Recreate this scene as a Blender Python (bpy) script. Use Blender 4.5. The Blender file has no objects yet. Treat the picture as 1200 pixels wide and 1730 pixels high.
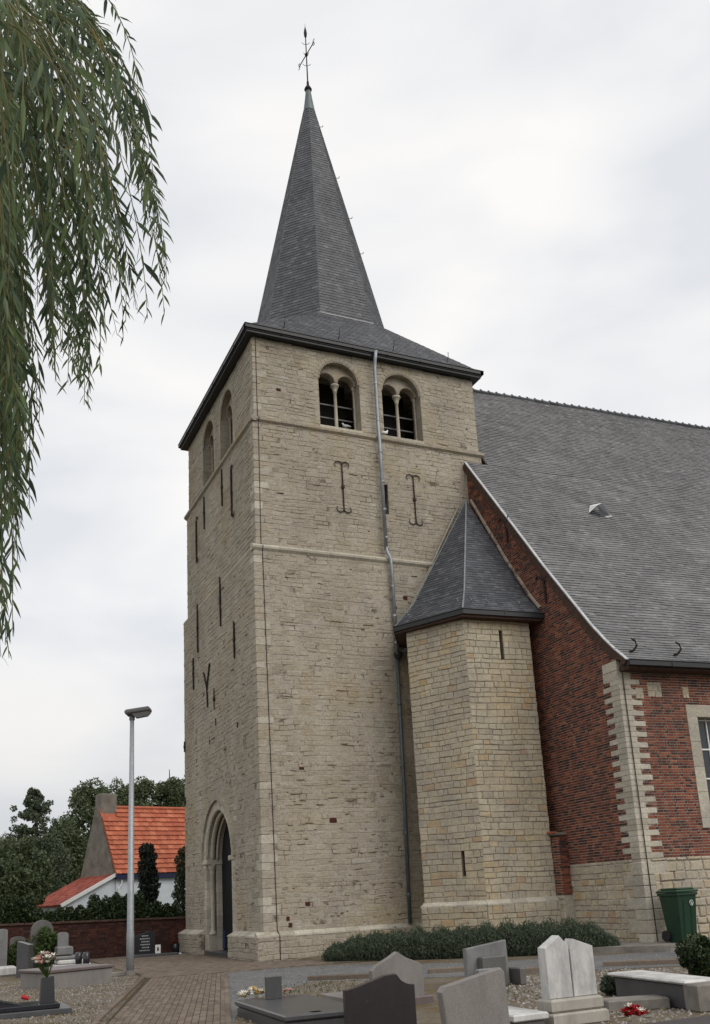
import bpy, math, random
from math import sin, cos, pi, sqrt, radians
from mathutils import Vector, Matrix
import numpy as np

# ------------------------------------------------------------------ camera, sky, sun, exposure
CAM = Vector((-8.745, -26.007, 1.6)); FPX = 1589.496; PPX = 600.0; PPY = 1100.257
YAW, PITCH, ROLL = 0.432, 0.255, -0.054
_fw = Vector((sin(YAW)*cos(PITCH), cos(YAW)*cos(PITCH), sin(PITCH)))
_r0 = Vector((cos(YAW), -sin(YAW), 0)); _u0 = _r0.cross(_fw)
_rt = _r0*cos(ROLL)+_u0*sin(ROLL); _up = _u0*cos(ROLL)-_r0*sin(ROLL)
scn = bpy.context.scene
cd = bpy.data.cameras.new('camera'); cam = bpy.data.objects.new('camera', cd); scn.collection.objects.link(cam)
M = Matrix.Identity(4)
for i in range(3):
    M[i][0] = _rt[i]; M[i][1] = _up[i]; M[i][2] = -_fw[i]; M[i][3] = CAM[i]
cam.matrix_world = M
cd.sensor_fit = 'AUTO'; cd.sensor_width = 36; cd.lens = FPX/1730*36; cd.shift_y = (PPY-865)/1730
cd.clip_start = 0.1; cd.clip_end = 3000
scn.camera = cam
scn.view_settings.view_transform = 'Standard'; scn.view_settings.look = 'None'
scn.view_settings.exposure = 0.0; scn.view_settings.gamma = 1; scn.view_settings.use_curve_mapping = False
SUN_EL, SUN_AZ = 42, 163        # azimuth measured clockwise from +Y
wd = bpy.data.worlds.new('World'); scn.world = wd; wd.use_nodes = True
def build_world():
    nt = wd.node_tree; nt.nodes.clear(); N = nt.nodes.new; L = nt.links.new
    out = N('ShaderNodeOutputWorld'); mix = N('ShaderNodeMixShader'); b1 = N('ShaderNodeBackground'); b2 = N('ShaderNodeBackground')
    sky = N('ShaderNodeTexSky'); sky.sky_type = 'NISHITA'; sky.sun_disc = False
    sky.sun_elevation = radians(SUN_EL); sky.sun_rotation = radians(SUN_AZ)
    L(sky.outputs[0], b1.inputs[0]); b1.inputs[1].default_value = 0.10
    tc = N('ShaderNodeTexCoord'); mp = N('ShaderNodeMapping'); mp.inputs['Scale'].default_value = (1, 1, 2.6)
    L(tc.outputs['Generated'], mp.inputs[0])
    n1 = N('ShaderNodeTexNoise'); n1.inputs['Scale'].default_value = 2.8; n1.inputs['Detail'].default_value = 4; n1.inputs['Roughness'].default_value = .45
    n1.inputs['Distortion'].default_value = .25
    L(mp.outputs[0], n1.inputs['Vector'])
    cr = N('ShaderNodeValToRGB'); e = cr.color_ramp.elements
    e[0].position = .34; e[0].color = (.80, .82, .855, 1); e[1].position = .60; e[1].color = (1.03, 1.01, .99, 1)
    k = e.new(.47); k.color = (.93, .93, .94, 1)
    L(n1.outputs[0], cr.inputs[0])
    # an overcast sky is a little darker towards the horizon
    sx = N('ShaderNodeSeparateXYZ'); L(tc.outputs['Generated'], sx.inputs[0])
    mr = N('ShaderNodeMapRange'); mr.inputs[1].default_value = 0; mr.inputs[2].default_value = .3; mr.inputs[3].default_value = .76; mr.inputs[4].default_value = 1.0
    L(sx.outputs[2], mr.inputs[0])
    mu = N('ShaderNodeMix'); mu.data_type = 'RGBA'; mu.blend_type = 'MULTIPLY'; mu.inputs[0].default_value = 1
    L(cr.outputs[0], mu.inputs[6]); L(mr.outputs[0], mu.inputs[7])
    L(mu.outputs[2], b2.inputs[0]); b2.inputs[1].default_value = 1.0
    mix.inputs[0].default_value = .95
    L(b1.outputs[0], mix.inputs[1]); L(b2.outputs[0], mix.inputs[2]); L(mix.outputs[0], out.inputs[0])
build_world()
sl = bpy.data.lights.new('sun', 'SUN'); so = bpy.data.objects.new('sun', sl); scn.collection.objects.link(so)
sl.energy = 1.5; sl.angle = radians(48); sl.color = (1, .965, .91)
_sd = Vector((sin(radians(SUN_AZ))*cos(radians(SUN_EL)), cos(radians(SUN_AZ))*cos(radians(SUN_EL)), sin(radians(SUN_EL))))
so.rotation_euler = _sd.to_track_quat('Z', 'Y').to_euler()

# ------------------------------------------------------------------ helpers
rnd = random.Random(7)
U_ = rnd.uniform
def V3(*a): return Vector(a)
def project(p):
    v = Vector(p)-CAM; z = v.dot(_fw)
    if z < .2: return None
    return PPX+FPX*v.dot(_rt)/z, PPY-FPX*v.dot(_up)/z, z
def ray(x, y): return _fw+_rt*((x-PPX)/FPX)+_up*((PPY-y)/FPX)
def at(x, y, z=0.0):
    q = ray(x, y); return CAM+q*((z-CAM.z)/q.z)
def onx(x, y, v):
    q = ray(x, y); return CAM+q*((v-CAM.x)/q.x)
def ony(x, y, v):
    q = ray(x, y); return CAM+q*((v-CAM.y)/q.y)
def atd(x, y, dpt): return CAM+ray(x, y)*dpt

def link(o):
    scn.collection.objects.link(o); return o
def thing(name, label, cat, loc=(0, 0, 0), group=None):
    o = link(bpy.data.objects.new(name, None)); o.location = loc; o.empty_display_size = .3
    o['label'] = label; o['category'] = cat
    if group: o['group'] = group
    return o
def tag(o, label=None, cat=None, group=None, kind=None):
    if label: o['label'] = label
    if cat: o['category'] = cat
    if group: o['group'] = group
    if kind: o['kind'] = kind
    return o
def world_loc(o):
    l = Vector(o.location)
    while o.parent: o = o.parent; l += Vector(o.location)
    return l
class MB:
    """collects geometry given in world coordinates"""
    def __init__(s): s.v = []; s.f = []; s.t = []; s.sm = False
    def add(s, vs, fs, t=None):
        b = len(s.v); s.v.extend(tuple(x) for x in vs)
        t = t or (rnd.random(), rnd.random(), rnd.random())
        for f in fs: s.f.append([b+i for i in f]); s.t.append(t)
        return s
    def box(s, a, b, F=None, t=None):
        (x0, y0, z0), (x1, y1, z1) = a, b
        vs = [(x0, y0, z0), (x1, y0, z0), (x1, y1, z0), (x0, y1, z0), (x0, y0, z1), (x1, y0, z1), (x1, y1, z1), (x0, y1, z1)]
        if F: vs = [F(*q) for q in vs]
        return s.add(vs, [(0, 3, 2, 1), (4, 5, 6, 7), (0, 1, 5, 4), (1, 2, 6, 5), (2, 3, 7, 6), (3, 0, 4, 7)], t)
    def cbox(s, a, b, c=.015, F=None, t=None):
        """box with chamfered edges"""
        (x0, y0, z0), (x1, y1, z1) = a, b
        vs = []
        for z, k in ((z0, c), (z0+c, 0), (z1-c, 0), (z1, c)):
            vs += [(x0+k, y0+k, z), (x1-k, y0+k, z), (x1-k, y1-k, z), (x0+k, y1-k, z)]
        # vertical edges cut a little as well: keep simple rings
        fs = [(0, 3, 2, 1), (12, 13, 14, 15)]
        for r in range(3):
            for i in range(4):
                j = (i+1) % 4; fs.append((r*4+i, r*4+j, r*4+4+j, r*4+4+i))
        if F: vs = [F(*q) for q in vs]
        return s.add(vs, fs, t)
    def tube(s, pts, r, n=8, t=None, caps=True):
        pts = [Vector(p) for p in pts]; rs = r if isinstance(r, (list, tuple)) else [r]*len(pts)
        vs = []; fs = []; ref = None
        for i, p in enumerate(pts):
            d = (pts[min(i+1, len(pts)-1)]-pts[max(i-1, 0)]).normalized()
            if ref is None: ref = Vector((0, 0, 1)) if abs(d.z) < .9 else Vector((1, 0, 0))
            a = d.cross(ref)
            if a.length < 1e-4: a = d.cross(Vector((0, 1, 0)))
            a.normalize(); b = d.cross(a).normalized()
            for k in range(n):
                w = 2*pi*k/n; vs.append(p+a*(cos(w)*rs[i])+b*(sin(w)*rs[i]))
        for i in range(len(pts)-1):
            for k in range(n):
                k2 = (k+1) % n; fs.append((i*n+k, i*n+k2, i*n+n+k2, i*n+n+k))
        if caps: fs.append(tuple(range(n))[::-1]); fs.append(tuple((len(pts)-1)*n+k for k in range(n)))
        return s.add(vs, fs, t)
    def lathe(s, c, prof, n=16, F=None, t=None):
        vs = []; fs = []
        for r, z in prof:
            for k in range(n):
                w = 2*pi*k/n; q = (c[0]+r*cos(w), c[1]+r*sin(w), c[2]+z); vs.append(F(*q) if F else q)
        for i in range(len(prof)-1):
            for k in range(n):
                k2 = (k+1) % n; fs.append((i*n+k, i*n+k2, i*n+n+k2, i*n+n+k))
        fs.append(tuple(range(n))[::-1]); fs.append(tuple((len(prof)-1)*n+k for k in range(n)))
        return s.add(vs, fs, t)
    def prism(s, poly, n0, n1, F, t=None):
        """polygon in (u,v) of frame F pushed from n0 to n1"""
        m = len(poly)
        vs = [F(u, v, n0) for u, v in poly]+[F(u, v, n1) for u, v in poly]
        fs = [tuple(range(m))[::-1], tuple(range(m, 2*m))]+[(i, (i+1) % m, m+(i+1) % m, m+i) for i in range(m)]
        return s.add(vs, fs, t)
    def build(s, name, m, parent=None, smooth=False, kind=None, label=None):
        base = world_loc(parent) if parent else Vector((0, 0, 0))
        me = bpy.data.meshes.new(name)
        me.from_pydata([(x-base.x, y-base.y, z-base.z) for x, y, z in s.v], [], s.f)
        at_ = me.attributes.new('tint', 'FLOAT_COLOR', 'FACE')
        arr = np.ones((len(s.f), 4), np.float32)
        if s.f: arr[:, :3] = np.array(s.t, np.float32)
        at_.data.foreach_set('color', arr.ravel())
        if smooth: me.polygons.foreach_set('use_smooth', [True]*len(s.f))
        me.materials.append(m); me.update()
        o = link(bpy.data.objects.new(name, me))
        if parent: o.parent = parent
        if kind: o['kind'] = kind
        if label: o['label'] = label
        return o
def frame(O, U, V, N):
    O, U, V, N = Vector(O), Vector(U).normalized(), Vector(V).normalized(), Vector(N).normalized()
    return lambda u, v, n=0.0: O+U*u+V*v+N*n

class Pieces:
    """masonry pieces, slates, pavers: single solids that are emitted one by one or joined"""
    def __init__(s): s.p = []
    def block(s, F, q, n0, n1, ch, t=None):
        cu = sum(a for a, b in q)/4; cv = sum(b for a, b in q)/4
        w = max(abs(q[1][0]-q[0][0]), .01); h = max(abs(q[3][1]-q[0][1]), .01)
        ku = max(0, 1-2*ch/w); kv = max(0, 1-2*ch/h)
        vs = [F(a, b, n0) for a, b in q]+[F(a, b, n1-ch) for a, b in q]
        tl = [U_(-.3, .3)*ch for _ in range(4)]
        vs += [F(cu+(a-cu)*ku, cv+(b-cv)*kv, n1+tl[i]) for i, (a, b) in enumerate(q)]
        fs = [(8, 9, 10, 11)]
        for i in range(4):
            j = (i+1) % 4; fs += [(i, j, 4+j, 4+i), (4+i, 4+j, 8+j, 8+i)]
        s.p.append((vs, fs, t or (rnd.random(), rnd.random(), rnd.random())))
    def slate(s, F, q, nb, nt_, t=None):
        vs = [F(*q[0], 0), F(*q[1], 0), F(*q[2], -.003), F(*q[3], -.003), F(*q[0], nb), F(*q[1], nb+U_(-.002, .004)), F(*q[2], nt_), F(*q[3], nt_)]
        s.p.append((vs, [(4, 5, 6, 7), (0, 1, 5, 4), (1, 2, 6, 5), (3, 0, 4, 7)], t or (rnd.random(), rnd.random(), rnd.random())))
    def score(s, p, vis):
        vs = p[0]; k = len(vs)//4*4
        f = [vs[i] for i in p[1][0]]
        c = sum((Vector(x) for x in f), Vector())/len(f)
        pr = project(c)
        if not pr or not (4 < pr[0] < 1196 and 4 < pr[1] < 1726): return 0
        if vis and not vis(pr[0], pr[1], c): return 0
        n = (Vector(f[1])-Vector(f[0])).cross(Vector(f[-1])-Vector(f[0]))
        return abs(n.dot((c-CAM).normalized()))/pr[2]**2
    def emit(s, name, m, parent, rest, n=300, vis=None):
        sc = sorted(((s.score(p, vis), i) for i, p in enumerate(s.p)), reverse=True)
        top = set(i for v, i in sc[:n] if v > 0)
        if len(s.p) <= n: top = set(range(len(s.p)))
        mb = MB()
        for i, p in enumerate(s.p):
            if i in top: MB().add(*p).build(name, m, parent)
            else: mb.add(*p)
        if mb.f: mb.build(rest, m, parent, kind='stuff')
        return len(s.p)

def courses(PC, F, v0, v1, ulo, uhi, hr, wr, g, n0, nr, ch, holes=(), jit=0., tf=None, slate=False, bond=None):
    """rows of pieces between ulo(v) and uhi(v), interrupted by holes(v)->(a,b)"""
    if not callable(ulo): a_ = ulo; ulo = lambda v: a_
    if not callable(uhi): b_ = uhi; uhi = lambda v: b_
    v = v0; row = 0
    while v < v1-.02:
        h = U_(*hr); vt = v+h
        if v1-vt < hr[0]*.5: vt = v1
        mid = (v+vt)/2
        iv = [(min(ulo(v), ulo(vt)), max(uhi(v), uhi(vt)))]
        for H in holes:
            r = H(mid)
            if r:
                nv = []
                for a, b in iv:
                    if r[1] <= a or r[0] >= b: nv.append((a, b)); continue
                    if r[0] > a: nv.append((a, r[0]))
                    if r[1] < b: nv.append((r[1], b))
                iv = nv
        for a, b in iv:
            if b-a < .02: continue
            u = a; first = True; k = row % 2
            while u < b-1e-4:
                w = U_(*wr)
                if bond: w = bond[(k) % len(bond)]*U_(.97, 1.03); k += 1
                if first: w *= (.5 if row % 2 else 1.0) if (bond or slate) else U_(.5, 1); first = False
                u1 = u+w
                if b-u1 < wr[0]*.45: u1 = b
                va, vb = v+g/2, vt-g/2
                J = lambda: U_(-jit, jit)
                q = [(max(u+g/2, ulo(va))+J(), va+J()), (min(u1-g/2, uhi(va))+J(), va+J()), (min(u1-g/2, uhi(vb))+J(), vb+J()), (max(u+g/2, ulo(vb))+J(), vb+J())]
                if q[2][0] < q[3][0]:
                    m_ = (q[2][0]+q[3][0])/2; q[2] = (m_, q[2][1]); q[3] = (m_, q[3][1])
                if q[1][0] < q[0][0]:
                    m_ = (q[1][0]+q[0][0])/2; q[1] = (m_, q[1][1]); q[0] = (m_, q[0][1])
                if q[1][0]-q[0][0] > .02 or q[2][0]-q[3][0] > .02:
                    t = tf(u, mid) if tf else None
                    if slate: PC.slate(F, q, nr[1]*U_(.8, 1.25), nr[0], t)
                    else:
                        n1_ = U_(*nr)
                        if .0085 < jit < .0095 and U_(0, 1) < .03: n1_ = -.012; t = (U_(0, .12), rnd.random(), rnd.random())
                        PC.block(F, q, n0, n1_, ch, t)
                u = u1
        v = vt; row += 1

def strips(mb, F, v0, v1, a, b, holes, step, n0, n1):
    """solid backing with openings, in rows"""
    v = v0
    while v < v1-1e-5:
        vt = v+step
        if any(H(v+step/2) or H(v+.001) for H in holes): vt = min(vt, v1)
        else:
            vt = v+step
            while vt < v1-1e-5 and not any(H(vt+step/2) for H in holes): vt += step
            vt = min(vt, v1)
        iv = [(a, b)]
        for H in holes:
            r = H((v+vt)/2)
            if r: iv = [x for p, q in iv for x in ((p, min(q, r[0])), (max(p, r[1]), q)) if x[1]-x[0] > .001]
        for p, q in iv: mb.prism([(p, v), (q, v), (q, vt), (p, vt)], n0, n1, F)
        v = vt

def slate_face(PC, mb, poly, ex=.135, w=(.17, .24), n=.012):
    """slates on a planar convex polygon (world points); also adds the boarding under them to mb"""
    P = [Vector(p) for p in poly]
    N = Vector()
    for i in range(len(P)): N += P[i].cross(P[(i+1) % len(P)])
    N.normalize()
    if N.z < 0: N = -N
    Vv = (Vector((0, 0, 1))-N*N.z).normalized(); Uu = Vv.cross(N).normalized()
    O = P[0]; F = frame(O, Uu, Vv, N)
    q = [((p-O).dot(Uu), (p-O).dot(Vv)) for p in P]
    v0 = min(b for a, b in q); v1 = max(b for a, b in q)
    def rng(v):
        xs = []
        v = min(max(v, v0+1e-4), v1-1e-4)
        for i in range(len(q)):
            (a, b), (c, d) = q[i], q[(i+1) % len(q)]
            if (b-v)*(d-v) <= 0 and abs(b-d) > 1e-9: xs.append(a+(c-a)*(v-b)/(d-b))
        return (min(xs), max(xs)) if xs else (0, 0)
    mb.add([F(a, b, -.004) for a, b in q]+[F(a, b, -.05) for a, b in q], [tuple(range(len(q))), tuple(range(len(q), 2*len(q)))[::-1]]+[(i, (i+1) % len(q), len(q)+(i+1) % len(q), len(q)+i) for i in range(len(q))])
    courses(PC, F, v0, v1, lambda v: rng(v)[0], lambda v: rng(v)[1], (ex*.96, ex*1.04), w, .005, 0, (.004, n), 0, slate=True)

# ------------------------------------------------------------------ materials
class NT:
    def __init__(s, name, rough=.85, spec=.3):
        s.m = bpy.data.materials.new(name); s.m.use_nodes = True; s.t = s.m.node_tree
        s.b = s.t.nodes['Principled BSDF']; s.b.inputs['Roughness'].default_value = rough
        s.b.inputs['Specular IOR Level'].default_value = spec
        s.pos = s.N('ShaderNodeNewGeometry').outputs['Position']
        s.obj = s.N('ShaderNodeTexCoord').outputs['Object']
    def N(s, k): return s.t.nodes.new(k)
    def L(s, a, b): s.t.links.new(a, b)
    def tint(s):
        a = s.N('ShaderNodeAttribute'); a.attribute_name = 'tint'; x = s.N('ShaderNodeSeparateColor'); s.L(a.outputs['Color'], x.inputs[0]); return x.outputs
    def noise(s, sc, det=4, ro=.55, vec=None, stretch=None):
        n = s.N('ShaderNodeTexNoise'); n.inputs['Scale'].default_value = sc; n.inputs['Detail'].default_value = det; n.inputs['Roughness'].default_value = ro
        v = vec or s.pos
        if stretch:
            mp = s.N('ShaderNodeMapping'); mp.inputs['Scale'].default_value = stretch; s.L(v, mp.inputs[0]); v = mp.outputs[0]
        s.L(v, n.inputs['Vector']); return n.outputs[0]
    def ramp(s, f, stops):
        r = s.N('ShaderNodeValToRGB'); e = r.color_ramp.elements
        while len(e) < len(stops): e.new(.5)
        for k, (p, c) in zip(e, stops):
            k.position = p
            c = c if isinstance(c, tuple) else (c, c, c)
            k.color = (*c, 1)
        s.L(f, r.inputs[0]); return r.outputs[0]
    def mix(s, f, a, b, mode='MIX'):
        x = s.N('ShaderNodeMix'); x.data_type = 'RGBA'; x.blend_type = mode
        for val, i in ((f, 0), (a, 6), (b, 7)):
            if isinstance(val, (int, float)): x.inputs[i].default_value = val if i == 0 else (val, val, val, 1)
            elif isinstance(val, tuple): x.inputs[i].default_value = (*val, 1)
            else: s.L(val, x.inputs[i])
        return x.outputs[2]
    def math(s, op, a, b=0.):
        x = s.N('ShaderNodeMath'); x.operation = op
        for i, val in enumerate((a, b)):
            if isinstance(val, (int, float)): x.inputs[i].default_value = val
            else: s.L(val, x.inputs[i])
        return x.outputs[0]
    def bump(s, h, st, dist=.02):
        b = s.N('ShaderNodeBump'); b.inputs['Strength'].default_value = st; b.inputs['Distance'].default_value = dist
        s.L(h, b.inputs['Height']); s.L(b.outputs[0], s.b.inputs['Normal']); return s
    def done(s, col):
        if isinstance(col, tuple): s.b.inputs['Base Color'].default_value = (*col, 1)
        else: s.L(col, s.b.inputs['Base Color'])
        return s.m

def masonry(name, stops, ochre=.0, ochre_col=(.30, .22, .10), grey=.35, grey_col=(.17, .155, .14), bs=.6, mott=.75, bedding=0., lump=.0, smear=0.):
    n = NT(name, .92, .2); t = n.tint()
    c = n.ramp(t[0], stops)
    if ochre: c = n.mix(n.math('MULTIPLY', n.ramp(n.noise(.55, 3), [(.5, 0.), (.66, 1.)]), ochre), c, ochre_col)
    c = n.mix(n.math('MULTIPLY', n.ramp(n.noise(.8, 5, .65), [(.45, 0.), (.7, 1.)]), grey), c, grey_col)
    # rain streaks, drawn out downwards
    c = n.mix(n.math('MULTIPLY', n.ramp(n.noise(2.2, 5, .6, stretch=(1, 1, .14)), [(.5, 0.), (.75, 1.)]), .3), c, grey_col)
    if bedding: c = n.mix(n.math('MULTIPLY', n.ramp(n.noise(3.2, 6, .75, stretch=(1, 1, 3.6)), [(.50, 0.), (.68, 1.)]), bedding), c, (.215, .18, .135))
    if smear:
        c = n.mix(n.math('MULTIPLY', n.ramp(n.noise(.9, 7, .74), [(.40, 0.), (.58, 1.)]), smear), c, (.43, .38, .305))
        c = n.mix(1., c, n.ramp(n.noise(.33, 5, .65), [(.3, .78), (.7, 1.12)]), 'MULTIPLY')
        c = n.mix(n.math('MULTIPLY', n.ramp(n.noise(.42, 6, .7, stretch=(1, 1, .8)), [(.52, 0.), (.64, 1.)]), .5), c, (.36, .275, .15))
        c = n.mix(n.math('MULTIPLY', n.ramp(n.noise(.75, 6, .7, stretch=(1, 1, .35)), [(.54, 0.), (.68, 1.)]), .45), c, (.255, .235, .21))
        c = n.mix(n.math('MULTIPLY', n.ramp(n.noise(6, 6, .8, stretch=(1, 1, 2.)), [(.60, 0.), (.68, 1.)]), .6), c, (.17, .135, .095))
    c = n.mix(1., c, n.ramp(n.noise(14, 5, .7), [(.28, mott), (.72, 1.16)]), 'MULTIPLY')
    c = n.mix(1., c, n.ramp(n.noise(60, 3, .6), [(.3, .88), (.7, 1.08)]), 'MULTIPLY')
    n.bump(n.mix(lump, n.mix(.35, n.noise(16, 5, .7), n.noise(55, 4, .7)), n.noise(5.5, 6, .72, stretch=(1, 1, 2.2))), bs, .02+.06*lump)
    return n.done(c)
STONE = [(0., (.33, .285, .22)), (.12, (.39, .345, .27)), (.5, (.44, .39, .31)), (.88, (.46, .415, .34)), (1., (.53, .49, .42))]
mt = {}
mt['stone'] = masonry('limestone_blocks', STONE, ochre=.5, ochre_col=(.37, .295, .175), grey=.42, grey_col=(.30, .275, .245), bedding=.35, lump=.6, bs=.9, smear=.75)
mt['turret'] = masonry('yellow_limestone_blocks', [(0., (.41, .365, .285)), (.3, (.47, .415, .315)), (.8, (.53, .465, .345)), (.93, (.50, .405, .265)), (.98, (.47, .345, .20)), (1., (.44, .31, .20))], ochre=.45, ochre_col=(.47, .36, .20), grey=.62, grey_col=(.30, .275, .24), bedding=.4, lump=.4, mott=.78)
mt['quoin'] = masonry('dressed_limestone', [(0., (.42, .38, .31)), (.6, (.51, .47, .385)), (1., (.57, .53, .445))], bedding=.3, grey=.6, grey_col=(.30, .285, .25), bs=.35)
def mortar_mat():
    n = NT('old_mortar', .95, .1)
    c = n.mix(n.ramp(n.noise(1.9, 7, .75), [(.50, 0.), (.60, 1.)]), (.385, .345, .285), (.15, .125, .095))
    return n.bump(n.noise(30, 5), .6, .02).done(n.mix(1., c, n.ramp(n.noise(20, 4), [(.3, .8), (.7, 1.15)]), 'MULTIPLY'))
mt['mortar'] = mortar_mat()
mt['mortar_mid'] = masonry('brownish_mortar', [(0., (.25, .215, .165)), (1., (.29, .25, .195))], grey=.4, grey_col=(.15, .14, .12), bs=.8)
mt['mortar_dark'] = masonry('dark_mortar', [(0., (.14, .135, .12)), (1., (.17, .16, .14))], grey=.3, bs=.8)
mt['brick'] = masonry('old_red_brick', [(0., (.05, .032, .028)), (.25, (.095, .04, .033)), (.5, (.185, .058, .038)), (.85, (.25, .078, .045)), (1., (.33, .125, .065))], grey=.26, grey_col=(.11, .055, .038), bs=.4)
mt['bmortar'] = masonry('brick_mortar', [(0., (.42, .37, .32)), (1., (.48, .43, .37))], grey=.35, grey_col=(.2, .17, .15), bs=.5)
mt['wallbrick'] = masonry('dark_garden_brick', [(0., (.032, .018, .016)), (.5, (.065, .027, .022)), (1., (.10, .042, .032))], grey=.4, grey_col=(.05, .04, .035))
mt['paver'] = masonry('worn_paver', [(0., (.125, .096, .074)), (.5, (.165, .128, .10)), (1., (.21, .168, .132))], grey=.3, grey_col=(.12, .11, .09), bs=.3)
def slate_mat(name, a, b, c_, lich=.3, rough=.55):
    n = NT(name, rough, .45); t = n.tint()
    c = n.ramp(t[0], [(0., a), (.5, b), (.93, c_), (1., tuple(x*1.35 for x in c_))])
    c = n.mix(n.math('MULTIPLY', n.ramp(n.noise(.5, 5, .6), [(.46, 0.), (.68, 1.)]), lich), c, tuple(x*1.5 for x in c_))
    c = n.mix(1., c, n.ramp(n.noise(1.1, 4, .6, stretch=(1, 1, .3)), [(.3, .82), (.7, 1.1)]), 'MULTIPLY')
    c = n.mix(1., c, n.ramp(n.noise(1.0, 5, .75, stretch=(.35, .35, 5)), [(.3, .72), (.7, 1.15)]), 'MULTIPLY')
    c = n.mix(1., c, n.ramp(n.noise(25, 4, .6), [(.3, .85), (.7, 1.1)]), 'MULTIPLY')
    c = n.mix(n.math('MULTIPLY', n.ramp(n.noise(2.7, 5, .8), [(.69, 0.), (.74, 1.)]), .8), c, (.20, .16, .07))
    n.bump(n.noise(30, 4), .3, .01)
    return n.done(c)
mt['slate'] = slate_mat('nave_slate', (.124, .122, .124), (.146, .144, .146), (.166, .164, .166), .35)
mt['spire'] = slate_mat('spire_slate', (.058, .060, .067), (.078, .081, .089), (.105, .108, .117), .15)
mt['tslate'] = slate_mat('turret_slate', (.05, .053, .063), (.07, .074, .086), (.095, .1, .113), .1)
def plain(name, col, rough=.6, spec=.4, metal=0., var=.15, sc=8., bump=0.):
    n = NT(name, rough, spec); n.b.inputs['Metallic'].default_value = metal
    c = n.mix(1., col, n.ramp(n.noise(sc, 5, .65), [(.3, 1-var), (.7, 1+var)]), 'MULTIPLY')
    if bump: n.bump(n.noise(sc*4, 4, .65), bump, .01)
    return n.done(c)
mt['joint_shade'] = plain('open_joint_shade', (.11, .082, .052), .95, .1, 0, .5, 9)  # brown that stands for the shade inside open joints
mt['black_metal'] = plain('black_gutter_metal', (.022, .023, .025), .45)
mt['iron'] = plain('rusty_wrought_iron', (.03, .022, .02), .8, .3, 0, .4, 20)
mt['zinc'] = plain('dull_zinc', (.27, .29, .31), .45, .5, .5, .25, 4)
mt['zinc_dark'] = plain('dark_zinc', (.10, .12, .13), .5, .5, .3, .25, 4)
mt['lead'] = plain('pale_lead_flashing', (.42, .43, .44), .6, .4, 0, .25, 5)
mt['wood'] = plain('dark_wood_board', (.075, .045, .035), .8, .2, 0, .35, 9, .3)
mt['door'] = plain('near_black_door_paint', (.008, .0075, .009), .75, .2, 0, .2, 6)
mt['doorblue'] = plain('dark_blue_paint', (.012, .03, .09), .5)
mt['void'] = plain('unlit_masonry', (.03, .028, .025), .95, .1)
mt['galv'] = plain('galvanised_steel', (.30, .32, .335), .5, .5, .4, .15, 14)
mt['lampgrey'] = plain('grey_lamp_housing', (.10, .10, .10), .5)
mt['glass'] = plain('window_glass', (.03, .035, .04), .12, .5)
mt['whitepaint'] = plain('white_paint', (.75, .75, .73), .5, .4, 0, .06)
mt['render_wall'] = plain('white_rendered_wall', (.62, .66, .70), .85, .2, 0, .08, 3, .1)
mt['grey_render'] = plain('stained_grey_render', (.20, .18, .155), .95, .1, 0, .35, 1.5, .4)
mt['navy'] = plain('navy_paint', (.012, .016, .06), .5)
mt['bin'] = plain('green_bin_plastic', (.010, .036, .019), .38, .4, 0, .12, 5)
mt['binlid'] = plain('green_lid_plastic', (.022, .055, .032), .35, .4, 0, .2, 5)
mt['rubber'] = plain('black_rubber', (.015, .014, .016), .7)
mt['red_patch'] = plain('red_brick_filler', (.065, .022, .018), .9, .2, 0, .3, 30, .4)
def granite(name, col, rough=.3, var=.2, stain=0., stain_col=(.1, .1, .1)):
    n = NT(name, rough, .5)
    c = n.mix(1., col, n.ramp(n.noise(90, 3, .7), [(.3, 1-var), (.7, 1+var)]), 'MULTIPLY')
    if stain: c = n.mix(n.math('MULTIPLY', n.ramp(n.noise(3.2, 6, .72, stretch=(1, 1, .45)), [(.42, 0.), (.66, 1.)]), stain), c, stain_col)
    c = n.mix(n.ramp(n.noise(9, 5, .8), [(.62, 0.), (.70, .5)]), c, n.mix(.5, c, (.20, .19, .15)))
    c = n.mix(1., c, n.ramp(n.noise(2.2, 6, .75, stretch=(1, 1, .3)), [(.3, .75), (.7, 1.12)]), 'MULTIPLY')
    n.bump(n.noise(70, 3), .08, .004)
    return n.done(c)
mt['g_black'] = granite('polished_black_granite', (.022, .023, .028), .12)
mt['g_brown'] = granite('dark_brown_granite', (.032, .026, .028), .3)
mt['g_grey'] = granite('grey_granite', (.115, .11, .105), .45, .25, .3, (.11, .105, .095))
mt['g_greyl'] = granite('light_grey_granite', (.22, .205, .19), .5, .25, .35, (.13, .12, .11))
mt['g_white'] = granite('weathered_white_stone', (.60, .59, .57), .7, .06, .75, (.27, .27, .265))
mt['g_cream'] = granite('cream_stone', (.42, .39, .34), .7, .08, .5, (.20, .19, .16))
mt['g_dark'] = granite('dark_grey_granite', (.07, .07, .075), .35, .25, .3, (.045, .045, .045))
mt['g_marble'] = granite('veined_grey_marble', (.21, .21, .21), .35, .1, .7, (.12, .12, .125))
mt['g_mauve'] = granite('mauve_granite', (.135, .105, .10), .35)
mt['conc'] = plain('stained_concrete', (.19, .175, .155), .9, .2, 0, .35, 3, .4)
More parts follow.
